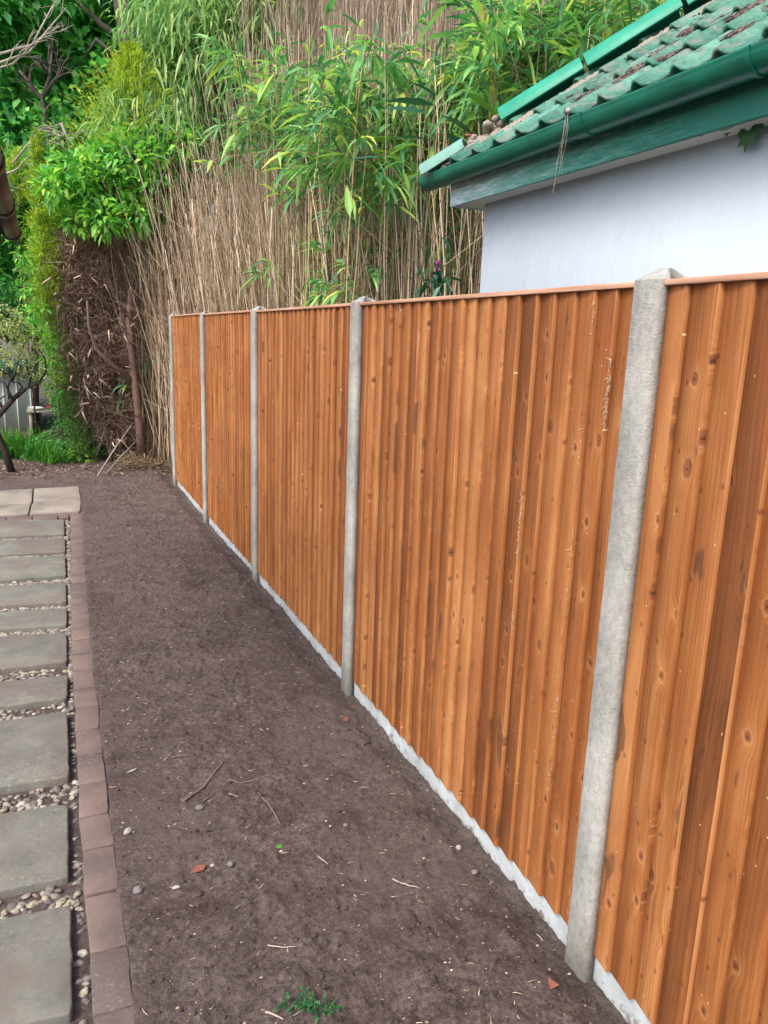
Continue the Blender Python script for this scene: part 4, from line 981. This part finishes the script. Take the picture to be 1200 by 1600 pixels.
# dead pale branches
def bare(name, label, roots, Y, r_, mat='grey_twig'):
    mb = MB()
    def grow(p, d, l, r, dep):
        pts = [p]
        for k in range(4):
            d = nrm(d+rg.normal(size=3)*.22); pts.append(pts[-1]+d*l/4)
        mb.tube(pts, np.linspace(r, r*.6, 5), 5, cap=False)
        if dep: 
            for _ in range(2+(rg.random() < .5)): grow(pts[rg.integers(2, 5)], nrm(d+rg.normal(size=3)*.5), l*.65, r*.6, dep-1)
    for a, b, c in roots:
        P = [at(*a, Y), at(*b, Y), at(*c, Y)]; mb.tube(P, [r_, r_*.75, r_*.45], 6)
        for k in range(5):
            t = .3+rg.random()*.7; q = P[0]+(P[2]-P[0])*t if t < 0 else (P[1]+(P[2]-P[1])*(t-.5)*2 if t > .5 else P[0]+(P[1]-P[0])*t*2)
            grow(q, nrm(P[2]-P[1]+rg.normal(size=3)*.2), .28, r_*.4, 1)
    return tag(mb.build(name, M[mat], smooth=True), label, 'dead branch')
bare('dead_branch', 'pale dead branch curving up in front of the tree at top left', [((-20, 105), (45, 82), (104, 12)), ((-20, 90), (50, 70), (82, 10)), ((-20, 112), (20, 100), (60, 60))], 11.5, .018)
bare('dead_branch', 'bleached bent twigs at the left above the golden conifer', [((20, 255), (60, 205), (100, 192)), ((60, 205), (78, 195), (80, 235)), ((95, 192), (105, 215), (114, 250)), ((-10, 278), (20, 268), (42, 255))], 10.9, .016)
bare('dead_branch', 'grey leafless forked sapling in the shade at upper left', [((78, 205), (66, 155), (30, 110)), ((66, 155), (78, 120), (82, 60)), ((66, 150), (90, 120), (95, 95))], 12.6, .035, 'tree_bark')
# golden conifer tips
def conifer(name, label, topc, botc, Y, r_, num, mat='gold', L_=.09):
    t = at(*topc, Y); b = at(*botc, Y); base = np.array([b[0], b[1], 0]); tm = MB(); base = np.array([b[0]+.12, b[1]+.25, 0]); tm.tube([base, b*.8+t*.2, t], [.014, .01, .003], 6)
    cm = MB(); u = rg.random(num)**.8; h = t*(1-u)[:, None]+b*u[:, None]; a_ = rg.random(num)*6.28
    # foliage in shoots: bunch the sprays
    ns = num//14; us = rg.random(ns)**.7; aa = rg.random(ns)*6.28; k_ = rg.integers(0, ns, num); l = rg.random(num)
    rad = r_*(us**.75)[k_]; c = t*(1-us[k_])[:, None]+b*us[k_][:, None]
    dirv = np.stack([np.cos(aa[k_]), np.sin(aa[k_]), np.full(num, .75)], -1)
    p = c+dirv*(rad*l*(.45+1.1*rg.random(ns)[k_]))[:, None]+rg.normal(size=(num, 3))*.02
    leaves(cm, p, dirv+rg.normal(size=(num, 3))*.45, L_*(.5+rg.random(num)*.8), .014, .1, False, np.clip(l*.6+rg.random(num)*.5, 0, 1))
    return plant(name, label, 'conifer', base, [('trunk', tm, 'bark', True), ('crown', cm, mat, False)])
conifer('golden_conifer', 'golden conifer tip glowing yellow above the bright green bush', (205, 72), (200, 330), 10.85, .72, 12000)
conifer('golden_conifer', 'narrow yellow green conifer column at the left', (56, 200), (74, 500), 10.78, .19, 4200)
conifer('golden_conifer', 'small yellow conifer tip behind the narrow column', (22, 235), (20, 330), 11.4, .35, 1800)
# bright green bush
base = np.array([.75, 10.9, 0]); tm = MB()
for _ in range(7): tm.tube([base+rg.normal(size=3)*(.1, .1, 0), at(170+rg.normal()*20, 400, 11.0), at(100+rg.random()*190, 250+rg.random()*80, 10.8)], [.02, .014, .006], 5)
tm.tube([at(195, 352, 10.6), at(225, 366, 10.6), at(275, 370, 10.6)], [.012, .01, .004], 5)
cl = [(at(px, py, 10.2+rg.random()*.4), r_) for px, py, r_ in [(120, 270, .3), (160, 255, .32), (205, 250, .32), (250, 240, .3), (140, 310, .3), (185, 300, .34), (230, 295, .3), (262, 280, .24), (165, 340, .24), (210, 335, .24), (120, 345, .18), (245, 330, .16), (195, 222, .2), (280, 225, .22), (90, 290, .24), (225, 222, .25), (300, 215, .2)]]
cm = MB(); crown(cm, cl, 3600, .125, .052, True)
plant('green_bush', 'bright glossy green bush above the dead twigs', 'bush', base, [('branch', tm, 'dark_bark', True), ('crown', cm, 'bush', False)])
base = np.array([-.2, 13.2, 0]); tm = MB(); tm.tube([base, base+(.1, 0, 1.5), base+(.2, .1, 3.2)], [.06, .05, .02], 6)
cl = [(at(-40+rg.random()*340, 190+rg.random()*260, 12.4+rg.random()*1.2), .3+rg.random()*.2) for _ in range(46)]
cm = MB(); crown(cm, cl, 1100, .14, .07)
plant('leafy_shrub', 'mid green leafy shrub filling the space behind the golden conifers', 'shrub', base, [('trunk', tm, 'dark_bark', True), ('crown', cm, 'tree', False)])
# glossy laurel at far left
base = np.array([-.9, 12.4, 0]); tm = MB(); tm.tube([base, base+(.05, 0, 1.6), base+(.1, 0, 2.8)], [.05, .04, .02], 6)
cl = [(at(-30+rg.random()*85, 330+rg.random()*130, 11.8+rg.random()*.6), .26+rg.random()*.14) for _ in range(15)]
cl += [(at(-30+rg.random()*100, 250+rg.random()*110, 11.6+rg.random()*.8), .25+rg.random()*.14) for _ in range(14)]
cm = MB(); crown(cm, cl, 1300, .15, .07, True)
plant('laurel_bush', 'broad leaved dark green laurel at the far left behind the conifers', 'bush', base, [('trunk', tm, 'dark_bark', True), ('crown', cm, 'tree', False)])
# ornamental shrub with curved black limbs
b0 = ground_at(22, 738); base = np.array([b0[0], 10.27, 0]); tm = MB(); Yo = 10.25
tm.tube([at(20, 742, Yo), at(8, 705, Yo), at(-8, 670, Yo), at(-5, 652, Yo), at(22, 622, Yo), at(40, 608, Yo)], [.045, .04, .036, .036, .03, .02], 8)
for P_ in [[(20, 625), (8, 600), (-10, 588)], [(16, 630), (12, 605), (18, 590), (5, 580), (-10, 575)], [(38, 608), (60, 600), (72, 580), (70, 560), (60, 545)], [(25, 618), (35, 605), (30, 598), (20, 597)], [(5, 640), (-2, 625), (8, 618)], [(45, 605), (48, 590), (40, 570)], [(18, 596), (26, 580), (28, 560)]]:
    tm.tube([at(*q, Yo+rg.normal()*.03) for q in P_], np.linspace(.018, .008, len(P_)), 6)
cl = [(at(px, py, Yo-.1+rg.random()*.3), r_) for px, py, r_ in [(5, 500, .22), (30, 515, .2), (10, 535, .24), (45, 545, .18), (25, 560, .2), (55, 575, .12), (-10, 560, .2), (60, 595, .09), (40, 585, .12), (0, 575, .15), (20, 500, .15)]]
cm = MB(); crown(cm, cl, 9000, .035, .016, False)
plant('ornamental_shrub', 'small yellow green shrub on curved black limbs at the left edge', 'shrub', base, [('trunk', tm, 'dark_bark', True), ('crown', cm, 'orn', False)])
# cut-back conifer hedge tree: trunk, brown dead side, green skin on the left
T0 = np.array([1.126, 10.56, 0]); tm = MB(); Yt = 10.56
tm.tube([at(223, 728, Yt), at(217, 660, Yt), at(211, 600, Yt), at(204, 540, Yt), at(202, 500, Yt), at(203, 450, Yt)], [.062, .052, .046, .04, .045, .02], 10)
tm.tube([at(210, 596, Yt), at(175, 570, Yt-.1), at(150, 545, Yt-.15), at(139, 510, Yt-.15), at(136, 470, Yt-.2)], [.028, .027, .025, .02, .012], 8)
tm.tube([at(205, 535, Yt), at(190, 500, Yt), at(185, 470, Yt)], [.022, .016, .01], 6)
tm.tube([at(203, 505, Yt), at(212, 455, Yt), at(215, 442, Yt)], [.02, .014, .01], 6)
for _ in range(46):
    t = rg.random(); p = at(223-20*t, 715-250*t, Yt); a_ = rg.random()*6.28; l = .12+rg.random()*.5; d = nrm(np.array([-abs(math.cos(a_))*.9-.1, math.sin(a_)*.5-.2, .25+rg.normal()*.25]))
    tm.tube([p, p+d*l*.5+rg.normal(size=3)*.015, p+d*l], [.009, .006, .003], 4, cap=False)
def twigs(mb, fn, num, l0, l1, r0=.0035):
    for _ in range(num):
        p = fn(); d = nrm(rg.normal(size=3)*np.array([1, .8, .6])+np.array([-.3, -.3, .15])); l = l0+rg.random()*(l1-l0); a = rg.random()
        mid = p+d*l*.5+rg.normal(size=3)*l*.12; q = p+d*l; q[2] -= rg.random()*.1*l
        mb.tube([p, mid, q], [r0, r0*.7, r0*.3], 3, a, cap=False)
        if rg.random() < .6: mb.tube([mid, mid+nrm(d+rg.normal(size=3)*.7)*l*.4], [r0*.6, r0*.3], 3, a, cap=False)
def brownpt():
    while True:
        py = 355+rg.random()*335; xl = np.interp(py, [355, 400, 450, 560, 640, 690], [110, 92, 84, 100, 126, 165])+rg.normal()*7
        xr2 = np.interp(py, [355, 400, 480, 690], [190, 215, 222, 205])+rg.normal()*5
        px = xl+(xr2-xl)*rg.random()**1.15; q = at(px, py, 10.6+rg.random()*.9)
        if vnoise(np.array([q[0]*7, q[2]*6.]), 5) > .30+.25*rg.random() - .1: return q
dm = MB(); twigs(dm, brownpt, 3600, .1, .42)
num = 2600; q0 = np.array([brownpt() for _ in range(num)]); d_ = np.stack([rg.normal(size=num)*.6-.3, rg.normal(size=num)*.4-.3, rg.normal(size=num)*.55-.15], -1)
Pt = q0[:, None]+nrm(d_)[:, None]*(.12+rg.random(num)*.3)[:, None, None]*np.linspace(0, 1, 4)[None, :, None]; Pt[:, 2:, 2] -= .02; Pt[:, 3, 2] -= .04
canes(dm, Pt, np.tile([.0028, .0024, .0018, .0008], (num, 1)), 3, .55+.4*rg.random(num))
num = 1500; px_ = 95+rg.random(num)*115; py_ = 470-rg.random(num)*75; q0 = np.array([at(a_, b_, 10.85+rg.random()*.5) for a_, b_ in zip(px_, py_)]); d_ = np.stack([rg.normal(size=num)*.35-.15, rg.normal(size=num)*.3, .6+rg.random(num)*.5], -1)
Pt = q0[:, None]+nrm(d_)[:, None]*(.2+rg.random(num)*.45)[:, None, None]*np.linspace(0, 1, 4)[None, :, None]; Pt[:, 3, :2] += rg.normal(size=(num, 2))*.05
canes(dm, Pt, np.tile([.003, .0026, .002, .0008], (num, 1)), 3, .75+.25*rg.random(num))
for _ in range(130):
    p = brownpt(); p[1] -= .25; d = nrm(rg.normal(size=3)*np.array([1, .5, 1.])+np.array([-.3, -.4, 0])); l = .04+rg.random()*.12
    dm.tube([p, p+d*l*.6+rg.normal(size=3)*.006, p+d*l], [.009, .007, .003], 4, .86+.14*rg.random())
num = 9000; pp = np.array([brownpt() for _ in range(num)]); leaves(dm, pp, rg.normal(size=(num, 3))+np.array([0, -.2, -.3]), .03+rg.random(num)*.06, .010, .3, False, rg.random(num)**1.4)
gmx = MB(); num = 20000
py = 300+rg.random(num)*400; xc = np.interp(py, [300, 400, 480, 560, 640, 700], [75, 72, 76, 92, 118, 150]); px = xc+rg.normal(size=num)*np.interp(py, [300, 560, 700], [15, 13, 16])
Yv = 10.7+rg.random(num)*.9; D = np.stack([at(a, b, c) for a, b, c in zip(px, py, Yv)]); cl_n = fbm(np.stack([D[:, 0]*5+D[:, 1]*3, D[:, 2]*5], -1), 2, 77)
keep = cl_n > .42; D = D[keep]; k = len(D)
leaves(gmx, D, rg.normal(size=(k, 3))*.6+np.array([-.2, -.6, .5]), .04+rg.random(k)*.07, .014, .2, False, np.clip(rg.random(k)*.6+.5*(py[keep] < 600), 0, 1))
num = 5000; py = 560+rg.random(num)*155; px = np.interp(py, [560, 715], [105, 140])+rg.normal(size=num)*20; D = np.stack([at(a, b, c) for a, b, c in zip(px, py, 10.7+rg.random(num)*.6)])
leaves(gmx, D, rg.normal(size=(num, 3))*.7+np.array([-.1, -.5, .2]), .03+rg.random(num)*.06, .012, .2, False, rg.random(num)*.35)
num = 9000; D = np.stack([at(a, b, c) for a, b, c in zip(85+rg.random(num)*150, 340+rg.random(num)*380, 11.7+rg.random(num)*.6)])
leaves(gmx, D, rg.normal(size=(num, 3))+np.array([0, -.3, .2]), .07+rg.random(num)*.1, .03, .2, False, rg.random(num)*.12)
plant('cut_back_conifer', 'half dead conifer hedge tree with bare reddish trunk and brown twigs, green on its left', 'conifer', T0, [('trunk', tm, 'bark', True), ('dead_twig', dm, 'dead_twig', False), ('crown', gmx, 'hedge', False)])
# broad bright leaves climbing the hedge face
cl = [(at(px, py, 10.5), .1) for px, py in [(44, 420), (38, 450), (62, 480), (60, 510), (74, 535), (80, 560), (70, 590), (84, 615), (34, 400), (46, 490)]]
cm = MB(); crown(cm, cl, 6000, .08, .03, True)
tm = MB(); tm.tube([at(120, 690, 11.0), at(95, 600, 10.9), at(72, 470, 10.7), at(60, 330, 10.7)], [.007, .006, .004, .002], 5)
plant('climbing_plant', 'bright green climber running up the face of the conifer at left', 'climber', at(95, 700, 10.55), [('stem', tm, 'bark', True), ('foliage', cm, 'bush', False)])

# ------------------------------------------------------------------ garden beyond: shed, pipe, bench, grasses
sx = at(49, 640, 14.0); s = empty('white_shed', (sx[0], 14, 0), 'white boarded shed with teal roof edge behind the shrub at left', 'shed')
def sp_(mb, nm, mt, bevel=0):
    q = mb.build(nm, M[mt], None, False, bevel, loc=np.array(s.location)); q.location = (0, 0, 0); q.parent = s; return q
zt = at(20, 583, 14)[2]
mb = MB(); w0 = sx[0]-3.2
mb.box(w0, sx[0], 14.0, 16, -.1, zt)
for i in range(17): mb.box(w0+i*.2-.012, w0+i*.2+.012, 13.985, 13.999, -.1, zt-.002)
sp_(mb, 'wall', 'white_paint'); mb = MB(); mb.box(w0-.1, sx[0]+.12, 13.85, 16.1, zt+.003, zt+.16); sp_(mb, 'roof_edge', 'teal_roof')
pd = at(57, 640, 13.6); mb = MB(); ptop = at(57, 606, 13.6)[2]; pm_ = at(57, 637, 13.6)[2]
dp_ = empty('pipe_post', (pd[0], 13.6, 0), 'white pipe sleeved in a black tube standing by the white shed', 'post')
mb.tube([(0, 0, pm_-.02), (0, 0, ptop)], .05, 12); q = mb.build('upper_pipe', M['white_paint'], dp_, True); mb = MB(); mb.tube([(0, 0, -.05), (0, 0, pm_)], .075, 12); mb.tube([(0, 0, pm_-.03), (0, 0, pm_+.01)], .085, 12); mb.build('sleeve', M['black_plastic'], dp_, True)
p = at(80, 640, 13.2); bt = empty('garden_table', (p[0], 13.2, 0), 'low grey wooden garden table half hidden behind the hedge', 'table')
mb = MB(); [mb.box(-.35, .35, -.2+i*.1, -.105+i*.1, p[2]-.03, p[2]) for i in range(4)]; mb.build('tabletop', M['grey_wood'], bt, False, .003)
for lx in (-.3, .3):
    for ly in (-.15, .15): mb = MB(); mb.box(lx-.025, lx+.025, ly-.025, ly+.025, -.02, p[2]-.032); mb.build('leg', M['grey_wood'], bt)
mb = MB(); lump(mb, (p[0]-.03, 13.1, p[2]+.04), .045, 3, (1, .8, .7)); tag(mb.build('red_cloth', M['red_cloth'], smooth=True), 'crumpled red cloth on the low garden table', 'cloth')
mb = MB(); lump(mb, (p[0]+.16, 13.15, p[2]+.03), .14, 4, (1, .6, .2)); lump(mb, (p[0]-.2, 13.12, p[2]+.03), .12, 9, (1, .6, .25)); tag(mb.build('white_sheet', M['white_paint'], smooth=True), 'folded white sheet on the low garden table', 'sheet')
def clump(px, py, Y, num, h, sp, label, group=None, mat='grass', name='grass_clump', w=.014, cat='grass clump'):
    p = at(px, py, Y); mb = MB(); b = np.stack([rg.normal(size=num)*sp, rg.normal(size=num)*sp, np.zeros(num)], -1)
    d_ = np.stack([rg.normal(size=num)*.35, rg.normal(size=num)*.35, np.ones(num)], -1); ll = h*(.6+rg.random(num)*.6)
    leaves(mb, b, d_, ll, w, .25+rg.random(num)*.35, True, flat=0.); o = mb.build(name, M[mat]); o.location = (p[0], Y, 0); tag(o, label, cat, group)
for px, lb in [(-5, 'leftmost tall strappy grass clump behind the shrub trunk'), (25, 'tall bright grass clump just right of the shrub trunk'), (48, 'tall bright grass clump below the black pipe')]:
    clump(px, 700, 11.4, 260, .62, .13, lb, 'tall grass clumps at the left')
clump(82, 710, 10.8, 120, .42, .09, 'smaller splayed grass clump near the hedge foot', None)
clump(62, 705, 11.0, 120, .5, .09, 'grass clump between the tall ones and the hedge', None)
for px, py, Y, lb in [(98, 705, 11.2, 'low dark leafy plant at the left foot of the hedge'), (125, 715, 10.9, 'low grey green plant at the foot of the conifer'), (60, 715, 11.2, 'low dark plant among the grass clumps')]:
    p = at(px, py, Y); mb = MB(); crown(mb, [(np.array([0, 0, .1]), .2)], 8500, .07, .03, True); o = mb.build('ground_plant', M['tree' if px != 125 else 'hedge']); o.location = (p[0], Y, 0); tag(o, lb, 'plant')
# small rhododendron-like sprig with a pink flower behind the fence
p = at(683, 420, 5.3); base = np.array([p[0], p[1], 0]); tm = MB(); tm.tube([base, p*.5+base*.5, p], [.008, .006, .004], 5)
cm = MB(); v = rg.normal(size=(40, 3))*np.array([.06, .06, .09]); leaves(cm, p+v-np.array([0, 0, .03]), rg.normal(size=(40, 3))+np.array([0, 0, -.6]), .12, .04, .4, True, rg.random(40)*.4)
fm = MB(); pf = at(683, 412, 5.25); leaves(fm, pf+rg.normal(size=(26, 3))*.014, rg.normal(size=(26, 3)), .03, .016, .2, True)
plant('flowering_shoot', 'dark leaved shoot with one pink flower beside the outbuilding wall', 'plant', base, [('stem', tm, 'bark', True), ('foliage', cm, 'bam_big', False), ('flower', fm, 'pink', False)])
# litter at the foot of the thicket and beyond the paving
mb = MB(); num = 1500; x = -1.5+rg.random(num)*2.9; y = 9.65+rg.random(num)**.8*1.4; z = soil_z(x, y)+.004
leaves(mb, np.stack([x, y, z], -1), np.stack([rg.normal(size=num), rg.normal(size=num), rg.random(num)*.3], -1), .02+rg.random(num)*.05, .012+rg.random(num)*.012, .05, True, rg.random(num)**1.5)
num = 2200; x = .85+abs(rg.normal(size=num))*.3; y = 10.0+rg.random(num)*.9; z = soil_z(x, y)+.01+rg.random(num)**2*.12
leaves(mb, np.stack([x, y, z], -1), np.stack([rg.normal(size=num), rg.normal(size=num), rg.random(num)*.6], -1), .04+rg.random(num)*.10, .009, .1, False)
tag(mb.build('leaf_litter', M['litter']), 'dry leaves and broken cane bits littering the ground at the foot of the thicket', 'leaf litter', kind='stuff')
def fallen(px0, px1, Y0_, r_, label):
    a = ground_at(*px0); b = at(px1[0], px1[1], Y0_); mb = MB(); mb.tube([a+np.array([0, 0, .01]), (a+b)/2+np.array([0, 0, .02]), b], [r_, r_*.9, r_*.6], 5)
    tag(mb.build('fallen_cane', M['grey_twig'], smooth=True), label, 'cane')
fallen((152, 745), (205, 665), 10.3, .008, 'broken pale cane leaning right against the bare trunk')
fallen((165, 742), (212, 690), 10.25, .007, 'lower broken cane leaning against the bare trunk foot')
fallen((225, 690), (252, 662), 10.4, .006, 'short broken cane just right of the bare trunk')
fallen((214, 517), (276, 466), 10.2, .005, 'thin cane slanting up towards the last fence post') if False else None

# eave end of the near house, cutting the left edge of the picture
Ye = 5.6
e0 = at(34, 376, Ye); ev = empty('house_eave', (e0[0], Ye, e0[2]), 'dark eave end with black gutter poking in at the left edge', 'eave')
mb = MB(); n_ = 12
def evp(mb, nm, mt, smooth=False, bevel=0):
    q = mb.build(nm, M[mt], ev, smooth, bevel); return q
mc = MB()
for j in range(3):
    y1 = -.0-j*1.15; mb.tube([(-.055, y1, .045), (-.055, y1-1.14, .045)], .05, 14, .5)
    mc.tube([(-.055, y1, .045), (-.055, y1-.12, .045)], .056, 14, .5)
evp(mb, 'gutter', 'old_brown', True); evp(mc, 'gutter_joint', 'black_plastic', True)
mb = MB(); mb.box(-.16, -.115, -3.2, -.05, -.03, .12); evp(mb, 'fascia', 'brown_wood', bevel=.003)
mb = MB(); mb.box(-.6, -.162, -3.2, -.06, .0, .02); evp(mb, 'soffit', 'brown_wood')
mb = MB(); mb.add([(-.05, -3.2, .12), (-.05, -.0, .12), (-.6, .0, .4), (-.6, -3.2, .4), (-.05, -3.2, .15), (-.05, -.0, .15), (-.6, .0, .43), (-.6, -3.2, .43)], [(0, 1, 2, 3), (4, 7, 6, 5), (0, 4, 5, 1), (1, 5, 6, 2)]); evp(mb, 'roof', 'brown_wood')
